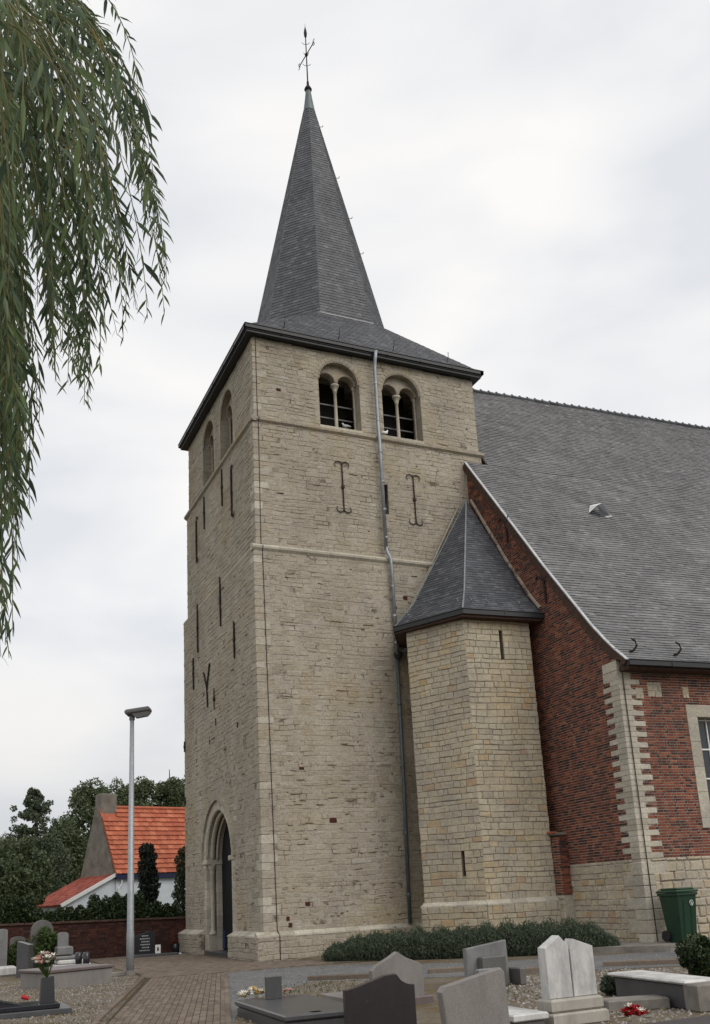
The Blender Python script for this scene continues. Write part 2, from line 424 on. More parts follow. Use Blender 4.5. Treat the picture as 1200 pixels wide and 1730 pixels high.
def ground_mat(name, a, b, c_, moss=.0, sc=30., bs=.6):
    n = NT(name, .95, .15)
    c = n.mix(n.ramp(n.noise(.7, 5, .7), [(.38, 0.), (.62, 1.)]), a, b)
    c = n.mix(1., c, n.ramp(n.noise(sc, 5, .8), [(.3, .6), (.72, 1.4)]), 'MULTIPLY')
    if moss: c = n.mix(n.math('MULTIPLY', n.ramp(n.noise(1.3, 5, .7), [(.48, 0.), (.66, 1.)]), moss), c, c_)
    vo = n.N('ShaderNodeTexVoronoi'); vo.inputs['Scale'].default_value = sc*1.4; n.L(n.pos, vo.inputs['Vector'])
    c = n.mix(1., c, n.ramp(vo.outputs['Distance'], [(.0, 1.12), (.7, .72)]), 'MULTIPLY')
    n.bump(vo.outputs['Distance'], bs, .02)
    return n.done(c)
mt['soil'] = ground_mat('earth_and_gravel', (.15, .125, .095), (.20, .17, .135), (.145, .10, .04), 1.)
mt['gravel'] = ground_mat('grey_gravel', (.16, .165, .17), (.21, .21, .21), (.16, .14, .11), .3, 26)
mt['joint'] = ground_mat('paving_joint_soil', (.07, .055, .04), (.09, .07, .05), (.05, .06, .02), .4)
mt['field'] = ground_mat('rough_grass_ground', (.05, .065, .025), (.07, .075, .03), (.09, .08, .04), .4, 6.)
n = NT('pebble_stone', .8, .3); mt['pebble'] = n.done(n.ramp(n.tint()[0], [(0., (.13, .12, .11)), (.5, (.24, .22, .20)), (.9, (.28, .26, .235)), (1., (.42, .40, .375))]))
def leaf_mat(name, stops, trans=.25, rough=.5):
    n = NT(name, rough, .35); t = n.tint()
    c = n.ramp(t[0], stops); n.b.inputs['Base Color'].default_value = (.1, .1, .1, 1)
    n.L(c, n.b.inputs['Base Color'])
    tr = n.N('ShaderNodeBsdfTranslucent'); n.L(c, tr.inputs[0]); mx = n.N('ShaderNodeMixShader'); mx.inputs[0].default_value = trans
    out = n.t.nodes['Material Output']; n.L(n.b.outputs[0], mx.inputs[1]); n.L(tr.outputs[0], mx.inputs[2]); n.L(mx.outputs[0], out.inputs[0])
    return n.m
mt['willow'] = leaf_mat('willow_leaf', [(0., (.042, .07, .042)), (.35, (.085, .13, .06)), (.85, (.155, .215, .08)), (.985, (.15, .18, .12)), (1., (.30, .22, .04))], .4)
mt['far_leaf'] = leaf_mat('far_tree_leaf', [(0., (.05, .07, .03)), (.6, (.082, .11, .048)), (1., (.13, .155, .075))], .2)
mt['conifer_leaf'] = leaf_mat('grey_green_needles', [(0., (.055, .075, .045)), (.6, (.085, .115, .065)), (1., (.13, .16, .095))], .2)
mt['laurel'] = leaf_mat('hedge_leaf', [(0., (.014, .026, .010)), (.6, (.026, .044, .014)), (1., (.055, .08, .025))], .15)
mt['yew'] = leaf_mat('dark_yew_leaf', [(0., (.007, .011, .008)), (1., (.018, .026, .016))], .1)
mt['lavender'] = leaf_mat('lavender_leaf', [(0., (.04, .058, .038)), (.6, (.068, .09, .055)), (1., (.12, .14, .09))], .15, .7)
mt['bright_shrub'] = leaf_mat('fresh_shrub_leaf', [(0., (.025, .045, .012)), (.6, (.05, .085, .018)), (1., (.10, .15, .03))], .2)
mt['grass'] = leaf_mat('grass_blade', [(0., (.03, .05, .012)), (1., (.09, .11, .035))], .2)
mt['fallen'] = leaf_mat('fallen_leaf', [(0., (.10, .09, .03)), (.5, (.20, .15, .05)), (1., (.30, .24, .09))], .1)
mt['twig'] = plain('willow_twig', (.13, .12, .04), .7)
mt['bark'] = plain('tree_bark', (.06, .048, .035), .95, .1, 0, .4, 6, .6)
mt['petal_w'] = plain('white_petal', (.75, .72, .66), .6, .3, 0, .1)
mt['petal_p'] = plain('pink_petal', (.62, .36, .32), .6, .3, 0, .15)
mt['petal_r'] = plain('red_petal', (.35, .012, .015), .6, .3, 0, .2)
mt['petal_y'] = plain('yellow_petal', (.60, .42, .12), .6, .3, 0, .2)
def tile_mat(name, stops):
    n = NT(name, .75, .3); t = n.tint()
    c = n.ramp(t[0], stops)
    c = n.mix(1., c, n.ramp(n.noise(1.2, 6, .75), [(.3, .70), (.7, 1.1)]), 'MULTIPLY')
    c = n.mix(n.ramp(n.noise(2.2, 6, .8), [(.60, 0.), (.72, .6)]), c, (.16, .11, .06))
    return n.bump(n.noise(30, 3), .2, .01).done(c)
mt['orange'] = tile_mat('orange_roof_tile', [(0., (.38, .10, .055)), (.6, (.50, .145, .075)), (1., (.57, .20, .11))])
mt['redtile'] = tile_mat('red_lean_to_tile', [(0., (.22, .045, .03)), (.6, (.32, .07, .045)), (1., (.38, .10, .06))])

# ------------------------------------------------------------------ setting: ground
def sheet(name, pts, z, m, sub=0):
    mb = MB(); mb.add([(p[0], p[1], z) for p in pts], [tuple(range(len(pts)))]); return tag(mb.build(name, m), kind='structure')
g = MB(); g.box((-700, -700, -.5), (700, 700, 0)); tag(g.build('ground', mt['field']), kind='structure')
sheet('cemetery_soil', [(-40, -40), (40, -40), (40, 9.3), (0, 9.0), (-12, 6.8), (-40, 2)], .004, mt['soil'])
GZ = .008
grav = [at(378, 1641), at(560, 1631), at(800, 1627), at(1060, 1612), at(1230, 1603), at(1230, 1628), at(1000, 1640), at(800, 1650), at(640, 1655), at(520, 1660), at(470, 1680), at(410, 1690), at(392, 1740), at(330, 1790), at(360, 1720)]
sheet('gravel_path', [(p.x, p.y) for p in grav], GZ, mt['gravel'])
# paved path: bed and pavers
pl = lambda y: -3.77+(y+2.41)*.2775 if y < -2.41 else (-3.77+(y+2.41)*.02)
pr_ = lambda y: -1.95+(y+2.6)*.305
bed = [(pl(-22), -22), (pr_(-22), -22), (pr_(-2.6), -2.6), (.9, -3.0), (.9, -.1), (-.2, -.1), (-.2, 9.2), (pl(9.2), 9.2), (pl(-2.41), -2.41)]
path_o = sheet('paved_path', bed, .012, mt['joint'])
PV = Pieces()
Fg = frame((0, 0, .0), (1, 0, 0), (0, 1, 0), (0, 0, 1))
dv = Vector((.29, 1, 0)).normalized(); du = Vector((dv.y, -dv.x, 0)); O = Vector((pl(-2.9), -2.9, 0))
Fp = frame(O, du, -dv, (0, 0, 1))
wd_ = lambda v: 1.80+.004*v
# lengthwise rows of pavers along the path: swap u and v
Fs = lambda u, v, n=0: Fp(v, u, n)
for k in range(17):
    u0 = .14+k*.1
    courses(PV, Fs, u0, u0+.1, -.1+U_(-.05, .05), 17, (.108, .108), (.2, .215), .007, .0, (.024, .030), .004, jit=.0015)
# herringbone in front of the door
def inpoly(x, y, poly):
    c = False
    for i in range(len(poly)):
        (a, b), (e, f) = poly[i], poly[i-1]
        if (b > y) != (f > y) and x < (e-a)*(y-b)/(f-b)+a: c = not c
    return c
apron = [(pl(-2.9)+.12, -2.75), (-2.0, -3.1), (.8, -3.0), (.8, -.25), (-.35, -.25), (-.35, 9.1), (pl(9)+.1, 9.0)]
L_, W_ = .212, .106
F45 = frame((-2, 2, 0), (1, 1, 0), (-1, 1, 0), (0, 0, 1))
for i in range(-70, 71):
    for j in range(-50, 51):
        for (bx, by, w, h) in ((0, 0, L_, W_), (0, W_, W_, L_)):
            x = bx+i*W_+j*L_*1.0; y = by+i*W_-j*L_*1.0
            x, y = bx+i*W_+j*2*W_, by+i*W_-j*2*W_
            c = F45(x+w/2, y+h/2)
            if abs(x) < 9 and inpoly(c.x, c.y, apron):
                PV.block(F45, [(x+.003, y+.003), (x+w-.003, y+.003), (x+w-.003, y+h-.003), (x+.003, y+h-.003)], 0, U_(.024, .029), .004)
PV.emit('paver', mt['paver'], path_o, 'far_pavers', 300, lambda x, y, c: y > 1600)
# kerb rows either side of the path
kb = Pieces()
Fk = frame((pl(-2.5)-.02, -2.5, 0), (-dv.x, -dv.y, 0), (-du.x, -du.y, 0), (0, 0, 1))
courses(kb, Fk, 0, .10, 0, 17, (.1, .1), (.5, .9), .01, -.05, (.03, .045), .008)
Fk2 = frame((pr_(-3.2)+.02, -3.2, 0), (-dv.x*1.0, -dv.y, 0), (du.x, du.y, 0), (0, 0, 1))
courses(kb, Fk2, 0, .10, 0, 17, (.1, .1), (.5, .9), .01, -.05, (.025, .04), .008)
kb.emit('kerb_stone', mt['paver'], path_o, 'kerb_row', 300)
# soil strip along the foot of the tower, raised pavement round the nave
sheet('tower_foot_strip', [(.9, -3.0), (.9, -.1), (5, -.1), (5.2, -3.4), (4.2, -4.2), (2.2, -3.6)], .016, mt['soil'])
mb = MB(); mb.prism([(7.0, -8.25), (30, -9.4), (30, -7.0), (7.7, -6.7), (7.7, -3.2), (5.2, -3.3), (4.2, -4.6)], -.1, .14, Fg)
tag(mb.build('raised_pavement', mt['conc']), kind='structure')
PB = MB()
def pebbles(poly, nn, z, smin=.008, smax=.02):
    xs = [p[0] for p in poly]; ys = [p[1] for p in poly]; k = 0
    while k < nn:
        x, y = U_(min(xs), max(xs)), U_(min(ys), max(ys)); k += 1
        if not inpoly(x, y, poly): continue
        s = U_(smin, smax); a = U_(0, pi); c, d = cos(a)*s, sin(a)*s; h = s*.8
        PB.add([(x+c, y+d, z), (x-d*.8, y+c*.8, z), (x-c, y-d, z), (x+d*.8, y-c*.8, z), (x, y, z+h)], [(0, 1, 4), (1, 2, 4), (2, 3, 4), (3, 0, 4)])
G2 = lambda l: [(p.x, p.y) for p in (at(*q) for q in l)]
pebbles([(p.x, p.y) for p in grav], 6000, GZ, .008, .016)
pebbles(G2([(0, 1725), (0, 1660), (120, 1650), (235, 1650), (170, 1735)]), 7000, .004)
pebbles(G2([(380, 1730), (410, 1690), (520, 1658), (640, 1652), (640, 1740)]), 4000, .004)
pebbles(G2([(850, 1660), (930, 1640), (1190, 1635), (1230, 1735), (1030, 1735), (850, 1700)]), 5000, .004, .012, .035)
tag(PB.build('loose_gravel', mt['pebble']), kind='stuff')

# ------------------------------------------------------------------ church tower
WX, WY, E1, E2, Z1, Z2, ZT = 8.82, 8.79, .123, .194, 12.255, 16.713, 19.695
tower = thing('church_tower', 'tall square pale stone church tower with slate spire and iron wall ties', 'church tower', (0, 0, 0))
def FS(off): return frame((0, off, 0), (1, 0, 0), (0, 0, 1), (0, -1, 0))       # u=x
def FW(off): return frame((off, 0, 0), (0, 1, 0), (0, 0, 1), (-1, 0, 0))       # u=y
DY, DHW, DSP = 4.45, 1.62, 3.03
def parch(hw, rise):
    r = (rise*rise+hw*hw)/(2*hw)
    return lambda z: (hw-(r-sqrt(max(r*r-z*z, 0)))) if z < rise else 0
def door_hole(hw, rise, sp=DSP, c=DY, z0=-1):
    f = parch(hw, rise)
    def H(z):
        if z < z0: return None
        if z <= sp: return (c-hw, c+hw)
        w = f(z-sp)
        return (c-w, c+w) if z < sp+rise-.01 else None
    return H
HD = door_hole(DHW, 1.72)
BU = (3.27, 5.65); BHW, BSP, BSILL = .77, 18.67, 16.9
def bel_hole(c):
    def H(z):
        if z < BSILL or z > BSP+BHW-.005: return None
        w = BHW if z <= BSP else sqrt(max(BHW**2-(z-BSP)**2, 0))
        return (c-w, c+w)
    return H
BH = [bel_hole(c) for c in BU]
def near_corner_tint(u, v): return (rnd.random(), rnd.random(), rnd.random())
def wavy(F):
    return lambda u, v, n=0: F(u, v+.014*sin(u*1.3+v*.7)+.009*sin(u*4.1+v*2.3)+.006*sin(u*9.7-v*5), n)
def stage(PC, F, z0, z1, a, b, holes, corner=True):
    courses(PC, wavy(F), z0, z1, a, b, (.10, .185), (.16, .52), .013, -.05, (.003, .018), .012, holes, .009)
PT = Pieces(); HS, HW_ = [], [HD]
slitS = lambda z: (4.70, 4.84) if 13.95 < z < 15.02 else None
stage(PT, FS(0), .74, Z1-.12, .02, WX, HS)
stage(PT, FW(0), .74, Z1-.12, .02, WY, HW_)
stage(PT, FS(E1), Z1+.1, Z2-.1, E1+.02, WX-E1, [slitS])
stage(PT, FW(E1), Z1+.1, Z2-.1, E1+.02, WY-E1, [])
stage(PT, FS(E2), Z2+.1, ZT+.05, E2+.02, WX-E2, BH)
stage(PT, FW(E2), Z2+.1, ZT+.05, E2+.02, WY-E2, BH)
# plinth
PS_, PW_ = .15, .25
stage(PT, FS(-PS_), -.15, .64, -PW_+.02, WX, [])
stage(PT, FW(-PW_), -.15, .64, -PS_+.02, WY+.15, [door_hole(1.75, 1, 5)])
vis_t = lambda x, y, c: not (x > 668 and y > 1060 and x < 960) and not (y > 1590 and x > 560) and not (x > 740 and y > 860)
PT.emit('stone', mt['stone'], tower, 'stonework', 300, vis_t)
# backing behind the stones
core = MB()
strips(core, FS(0), -.3, Z1, 0.012, WX, [], .12, -.9, .0035)
strips(core, FW(0), -.3, Z1, .9, WY, [HD], .06, -.62, .0035)
strips(core, FW(0), -.3, Z1, .013, .9, [], 1, -.62, .0035)
core.box((.9, .9, -.3), (WX, WY, 4), t=None)
strips(core, FS(E1), Z1, Z2, E1+.012, WX-E1, [slitS], .12, -.8, .002)
strips(core, FW(E1), Z1, Z2, E1+.8, WY-E1, [], 1, -.8, .002)
strips(core, FW(E1), Z1, Z2, E1+.013, E1+.8, [], 1, -.8, -.006)
strips(core, FS(E2), Z2, ZT+.02, E2+.012, WX-E2, BH, .05, -.62, .002)
strips(core, FW(E2), Z2, ZT+.02, E2+.62, WY-E2, BH, .05, -.62, -.006)
strips(core, FW(E2), Z2, ZT+.02, E2+.013, E2+.62, [], 1, -.62, -.006)
core.box((WX-E2-.6, .8, 0), (WX-E2, WY-E2, ZT)); core.box((.8, WY-E2-.6, 0), (WX-E2-.6, WY-E2, ZT))
core.box((.6, .6, 16.3), (WX-.7, WY-.7, 16.5)); core.box((.6, .6, 19.4), (WX-.7, WY-.7, 19.5))
for (F, a, b, hl) in ((FS(-PS_), -PW_+.012, WX, []), (FW(-PW_), -PS_+.013, WY+.15, [door_hole(1.75, 1, 5)])):
    strips(core, F, -.3, .66, a, b, hl, 1, -.22 if F is not None else 0, -.006)
core.build('mortar_core', mt['mortar'], tower)
# sloping plinth cap, string courses
def band(F, a, b, prof, m, name, parent, seg=.55, holes=()):
    """moulded course: profile (v,n) pushed along u in single stones"""
    u = a
    while u < b-.01:
        u1 = u+U_(seg*.7, seg*1.3)
        if b-u1 < seg*.4: u1 = b
        segs = [(u, u1)]
        for (h0, h1) in holes: segs = [y for x in segs for y in ((x[0], min(x[1], h0)), (max(x[0], h1), x[1])) if y[1]-y[0] > .01]
        for s0, s1 in segs:
            k = len(prof); j = U_(-.004, .004)
            vs = [F(s0+.004, v+j, n) for v, n in prof]+[F(s1-.004, v+j, n) for v, n in prof]
            MB().add(vs, [tuple(range(k))[::-1], tuple(range(k, 2*k))]+[(i, (i+1) % k, k+(i+1) % k, k+i) for i in range(k)]).build(name, m, parent)
        u = u1
capS = [(.63, -.1), (.63, PS_+.015), (.675, PS_+.012), (.77, .01), (.77, -.1)]
capW = [(.63, -.1), (.63, PW_+.015), (.675, PW_+.012), (.79, .01), (.79, -.1)]
band(FS(0), -PW_-.01, WX, capS, mt['quoin'], 'plinth_cap_stone', tower)
band(FW(0), -PS_-.006, WY+.2, capW, mt['quoin'], 'plinth_cap_stone', tower, holes=[(2.72, 6.2)])
s1 = [(Z1-.13, -.15), (Z1-.13, .01), (Z1-.06, .075), (Z1+.0, .085), (Z1+.06, .05), (Z1+.11, -.1), (Z1+.11, -.15)]
band(FS(0), -.07, WX, s1, mt['quoin'], 'string_course_stone', tower, .8)
s1w = [(Z1-.13, -.15), (Z1-.13, .0), (Z1-.06, .02), (Z1+.0, .022), (Z1+.06, .0), (Z1+.11, -.1), (Z1+.11, -.15)]
band(FW(0), .02, WY, s1w, mt['stone'], 'string_course_stone', tower, .8)
s2 = [(Z2-.11, -.1), (Z2-.11, .01), (Z2-.05, .09), (Z2+.03, .10), (Z2+.08, .03), (Z2+.11, -.06), (Z2+.11, -.1)]
band(FS(E1), .03, WX-.02, s2, mt['stone'], 'string_course_stone', tower, .7)
band(FW(E1), .035, WY-.02, s2, mt['stone'], 'string_course_stone', tower, .7)
# quoins
def quoins(z0, z1, off, par, h=(.2, .3), far=None):
    z = z0; k = 0
    while z < z1-.05:
        zt = min(z+U_(*h), z1)
        if z1-zt < .1: zt = z1
        a, b = ((.46, .22), (.24, .40))[k % 2]
        p = .02
        if far is None: MB().cbox((off-p, off-p, z+.006), (off+a, off+b, zt-.006), .012).build('quoin_stone', mt['stone'] if U_(0, 1) < .7 else mt['quoin'], par)
        else: MB().cbox((far-a, off-p, z+.006), (far+.02, off+.3, zt-.006), .012).build('quoin_stone', mt['stone'], par)
        z = zt; k += 1
quoins(.8, Z1-.14, 0, tower); quoins(Z1+.12, Z2-.12, E1, tower); quoins(Z2+.12, ZT, E2, tower)
quoins(Z2+.12, ZT, E2, tower, far=WX-E2)
# red filler bricks set in the wall
for (x, y, w, h, off) in ((510, 1298, .15, .08, 0), (563, 1386, .22, .13, 0), (520, 1527, .15, .11, 0), (487, 1552, .09, .12, 0), (491, 1563, .11, .12, 0), (685, 1010, .16, .12, 0), (668, 1026, .1, .09, 0), (471, 658, .15, .10, E2)):
    p = ony(x, y, off-.02); MB().cbox((p.x-w/2, off-.026, p.z-h/2), (p.x+w/2, off+.05, p.z+h/2), .008).build('filler_brick', mt['red_patch'], tower)

# shade of open joints painted as dark slivers, thickest low on the south face
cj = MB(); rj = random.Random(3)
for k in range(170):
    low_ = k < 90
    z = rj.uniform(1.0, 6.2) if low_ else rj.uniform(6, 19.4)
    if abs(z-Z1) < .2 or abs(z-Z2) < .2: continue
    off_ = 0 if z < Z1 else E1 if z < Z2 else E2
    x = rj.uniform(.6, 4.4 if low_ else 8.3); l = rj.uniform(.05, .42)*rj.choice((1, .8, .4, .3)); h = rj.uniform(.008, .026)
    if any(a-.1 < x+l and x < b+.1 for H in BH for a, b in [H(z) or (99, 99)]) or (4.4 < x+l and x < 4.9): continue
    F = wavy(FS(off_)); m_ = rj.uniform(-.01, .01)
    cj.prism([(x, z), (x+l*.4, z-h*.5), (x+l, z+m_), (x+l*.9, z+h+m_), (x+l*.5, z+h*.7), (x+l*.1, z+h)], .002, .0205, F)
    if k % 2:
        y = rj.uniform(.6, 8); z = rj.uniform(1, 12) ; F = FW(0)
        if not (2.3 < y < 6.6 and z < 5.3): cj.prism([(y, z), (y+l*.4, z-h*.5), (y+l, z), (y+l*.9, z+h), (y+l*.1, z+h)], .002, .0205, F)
cj.build('eroded_joint_shade', mt['joint_shade'], tower, kind='stuff')
# belfry windows
def semi(c, r, z, a0, a1, n=12): return [(c+r*cos(a0+(a1-a0)*i/n), z+r*sin(a0+(a1-a0)*i/n)) for i in range(n+1)]
def belfry(F, c, par):
    w = MB(); w.prism([(c-BHW-.02, BSILL-.1), (c+BHW+.02, BSILL-.1), (c+BHW+.02, BSILL+.01), (c-BHW-.02, BSILL+.01)], -.6, .03, F)
    win = w.build('belfry_window', mt['quoin'], par)
    # voussoirs of the relieving arch
    K = 17
    for i in range(K):
        a, b = pi*i/K, pi*(i+1)/K
        q = [(c+r*cos(x), BSP+r*sin(x)) for r, x in ((BHW-.01, a+.006), (BHW+.15, a+.006), (BHW+.15, b-.006), (BHW-.01, b-.006))]
        P_ = Pieces(); P_.block(F, q, -.4, .02+U_(0, .006), .01); P_.emit('arch_stone', mt['stone'], win, 'x')
    for s in (-1, 1):           # jamb stones
        z = BSILL+.01
        while z < BSP-.02:
            zt = min(z+U_(.16, .3), BSP); dpt = U_(.14, .26)
            u0, u1 = sorted((c+s*(BHW-.012), c+s*(BHW+dpt)))
            MB().cbox((u0, z+.004, -.42), (u1, zt-.004, .014), .01, F).build('jamb_stone', mt['stone'], win); z = zt
    # tympanum with the two round-headed lights
    ax, ar = .37, .315
    sp = BSP+.06
    poly = semi(c, BHW-.005, sp, 0, pi, 22)+[(c-ax-ar, sp)]+semi(c-ax, ar, sp, pi, 0, 10)[1:]+semi(c+ax, ar, sp, pi, 0, 10)+[(c+BHW-.005, sp)]
    dedup = [poly[0]]
    for p in poly[1:]:
        if abs(p[0]-dedup[-1][0])+abs(p[1]-dedup[-1][1]) > 1e-3: dedup.append(p)
    if abs(dedup[0][0]-dedup[-1][0])+abs(dedup[0][1]-dedup[-1][1]) < 1e-3: dedup.pop()
    MB().prism(dedup, -.52, -.24, F).build('tympanum', mt['stone'], win)
    for s in (-1, 1):           # roll mouldings
        for rr, nn, th in ((ar+.03, -.235, .032),):
            MB().tube([F(u, v, nn) for u, v in semi(c+s*ax, rr, sp, .05, pi-.05, 14)], th, 6).build('arch_moulding', mt['stone'], win)
    MB().tube([F(u, v, -.02) for u, v in semi(c, BHW-.03, BSP, 0, pi, 20)], .03, 6).build('arch_moulding', mt['stone'], win)
    b0 = BSILL+.01
    FL = lambda x, y, z: F(x, z, y)
    cl = MB(); cl.lathe((c, -.37, b0), [(.12, 0), (.12, .07), (.085, .11), (.10, .14), (.062, .18), (.058, .9), (.055, sp-b0-.30), (.08, sp-b0-.28), (.07, sp-b0-.25), (.09, sp-b0-.18), (.135, sp-b0-.08), (.15, sp-b0-.07), (.15, sp-b0)], 14, FL)
    cl.build('column', mt['quoin'], win, True)
    for s in (-1, 1):
        u = c+s*(BHW-.055)
        MB().lathe((u, -.37, b0), [(.07, 0), (.07, .07), (.04, .14), (.036, sp-b0-.3), (.05, sp-b0-.25), (.07, sp-b0-.08), (.085, sp-b0-.06), (.085, sp-b0)], 12, FL).build('side_column', mt['stone'], win, True)
    for k, z in enumerate((b0+.14, b0+.62, b0+1.12)):
        MB().prism([(c-BHW, z), (c+BHW, z), (c+BHW, z+.045), (c-BHW, z+.045)], -.60, -.57, F).build('louvre_bar', mt['lampgrey'], win)
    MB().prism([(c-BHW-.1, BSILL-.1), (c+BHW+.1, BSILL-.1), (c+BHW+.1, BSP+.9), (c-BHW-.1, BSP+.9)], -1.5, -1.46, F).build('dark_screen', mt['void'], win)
    return win
for c in BU:
    belfry(FS(E2), c, tower)
    belfry(FW(E2), c, tower)

# portal
def arch_pts(c, hw, rise, sp, n=12):
    f = parch(hw, rise); P = []
    for i in range(n+1):
        z = rise*sin(pi/2*i/n); P.append((c-f(z) if i < n else c, sp+z))
    return P+[(2*c-u, v) for u, v in P[::-1][1:]]
def ring(F, c, h0, r0, h1, r1, sp, n0, n1, name, m, par, n=9):
    A = arch_pts(c, h0, r0, sp, n); B = arch_pts(c, h1, r1, sp, n)
    for i in range(len(A)-1):
        MB().prism([A[i], B[i], B[i+1], A[i+1]], n0, n1+U_(0, .004), F).build(name, m, par)
portal = MB(); portal.prism([(DY-1.4, .0), (DY+1.4, .0), (DY+1.4, .12), (DY-1.4, .12)], -.6, .1, FW(0))
portal = portal.build('door_step', mt['g_dark'], tower)
FWp = FW(0)
po = MB().box((0.02, DY-.02, 5.0), (.05, DY+.02, 5.02)).build('portal', mt['stone'], tower)
ring(FWp, DY, DHW+.16, 1.90, DHW+.30, 2.05, DSP, -.1, .09, 'hood_stone', mt['stone'], po)
ring(FWp, DY, 1.48, 1.60, DHW+.16, 1.90, DSP, -.16, .012, 'arch_stone', mt['quoin'], po)
ring(FWp, DY, 1.27, 1.42, 1.62, 1.74, DSP, -.5, -.30, 'arch_stone', mt['stone'], po)
for hw, rs, n_, th in ((1.47, 1.60, -.03, .035), (1.38, 1.52, -.19, .075), (1.26, 1.41, -.33, .035)):
    MB().tube([FWp(u, v, n_) for u, v in arch_pts(DY, hw, rs, DSP, 12)], th, 8).build('arch_roll', mt['quoin'], po, True)
for s in (-1, 1):
    def sb(a, b): return tuple(sorted((DY+s*a, DY+s*b)))
    for (a, b, n0, n1) in ((1.48, DHW+.2, -.16, .008), (1.27, 1.63, -.6, -.30)):
        z = .12
        while z < DSP-.14:
            zt = min(z+U_(.25, .4), DSP-.12); u0, u1 = sb(a, b)
            if DSP-.12-zt < .12: zt = DSP-.12
            MB().cbox((u0, z+.003, n0), (u1, zt-.003, n1+U_(0, .004)), .008, lambda x, y, q: FWp(x, y, q)).build('jamb_stone', mt['quoin'], po); z = zt
    u0, u1 = sb(1.24, DHW+.22); MB().cbox((u0, DSP-.12, -.52), (u1, DSP+.03, .05), .02, lambda x, y, q: FWp(x, y, q)).build('impost', mt['quoin'], po)
    FL = lambda x, y, z: FWp(x, z, y)
    MB().lathe((DY+s*1.385, -.18, .62), [(.13, 0), (.13, .06), (.09, .12), (.075, .16), (.075, 1.95), (.095, 1.98), (.08, 2.02), (.10, 2.10), (.15, 2.24), (.15, 2.29)], 14, FL).build('column', mt['quoin'], po, True)
    u0, u1 = sb(1.28, 1.62); MB().cbox((u0, .12, -.32), (u1, .62, .02), .03, lambda x, y, q: FWp(x, y, q)).build('column_base', mt['quoin'], po)
dr = MB().prism([(DY-1.29, .1)]+[(u, v) for u, v in arch_pts(DY, 1.29, 1.44, DSP)]+[(DY+1.29, .1)], -.60, -.49, FWp).build('door', mt['door'], tower)
for k in range(12):
    u = DY-1.16+k*.21; MB().prism([(u-.095, .16), (u+.095, .16), (u+.095, 2.9), (u-.095, 2.9)], -.50, -.475, FWp).build('door_plank', mt['door'], dr)
MB().prism([(DY+1.02, .16), (DY+1.26, .16), (DY+1.26, .75), (DY+1.02, .75)], -.49, -.465, FWp).build('blue_kick_board', mt['doorblue'], dr)
MB().lathe((0, 0, 0), [(.03, 0), (.035, .04), (.0, .06)], 8, lambda x, y, z: FWp(DY+.1+x, 1.1+y, -.475+z)).build('door_handle', mt['iron'], dr)

# iron wall ties
def bar(F, u, v0, v1, off, curl=False, par=tower, w=.02, tilt=0):
    mb = MB(); o = off+.04
    mb.tube([F(u+tilt, v1, o), F(u, (v0+v1)/2, o), F(u, v0, o)], [w, w*1.25, w], 6)
    mb.box((u-.05, (v0+v1)/2-.05, off-.05), (u+.05, (v0+v1)/2+.05, o+.035), F)
    if curl:
        for s in (-1, 1):
            for vv, d in ((v1, -1), (v0, 1)):
                pts = [F(u+s*.0, vv, o)]+[F(u+s*(.13-.13*cos(a)), vv-d*.0+(-d)*(.11*sin(a)), o) for a in (pi*.25, pi*.5, pi*.75, pi)]+[F(u+s*.245, vv+d*.07, o), F(u+s*.20, vv+d*.09, o)]
                mb.tube(pts, [w, w, w, w*.9, w*.8, w*.7, w*.4], 5)
    return mb.build('wall_tie', mt['iron'], par)
bar(FS(E1), 3.17, 13.9, 15.5, 0, True); bar(FS(E1), 5.83, 13.78, 15.4, 0, True)
FWE = FW(E1)
bar(FWE, 3.61, 15.1, 16.5, 0, w=.028); bar(FWE, 2.48, 14.25, 16.0, 0, w=.032); bar(FWE, 5.97, 15.15, 16.45, 0, w=.028); bar(FWE, 7.12, 14.25, 15.95, 0, w=.032)
for y, z, s in ((2.44, 14.22, -1), (2.52, 16.02, 1), (7.12, 14.25, -1), (7.1, 15.98, 1)):
    mb = MB(); mb.tube([FWE(y-.12*s*.2, z, .04), FWE(y-.16, z+.06*s, .06), FWE(y-.24, z, .05), FWE(y-.22, z-.09*s, .05)], .02, 5); mb.build('wall_tie', mt['iron'], tower)
F0 = FW(0)
for y, a, b in ((3.63, 10.7, 12.45), (6.62, 10.55, 12.4), (2.13, 9.2, 10.42), (7.28, 9.3, 10.5)): bar(F0, y, a, b, 0, w=.03)
mb = MB(); mb.tube([F0(5.85, 9.6, .04), F0(5.45, 8.95, .04), F0(5.38, 8.25, .04)], .032, 6); mb.tube([F0(5.06, 9.75, .04), F0(5.43, 8.95, .05)], .032, 6); mb.build('wall_tie', mt['iron'], tower)
bar(F0, 4.56, 8.0, 8.75, 0, w=.018)
bar(F0, 8.65, 7.2, 7.6, 0, w=.03); bar(F0, 8.65, 5.2, 5.5, 0, w=.03)
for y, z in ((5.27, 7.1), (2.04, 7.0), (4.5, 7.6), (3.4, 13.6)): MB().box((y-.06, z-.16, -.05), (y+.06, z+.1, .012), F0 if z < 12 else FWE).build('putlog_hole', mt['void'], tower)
for x, y in ((683, 1190), (700, 1345)): pass
# slit in stage two: frame edge shadow comes from the real recess
MB().box((4.68, .6, 13.9), (4.86, .62, 15.05)).build('slit_back', mt['void'], tower)
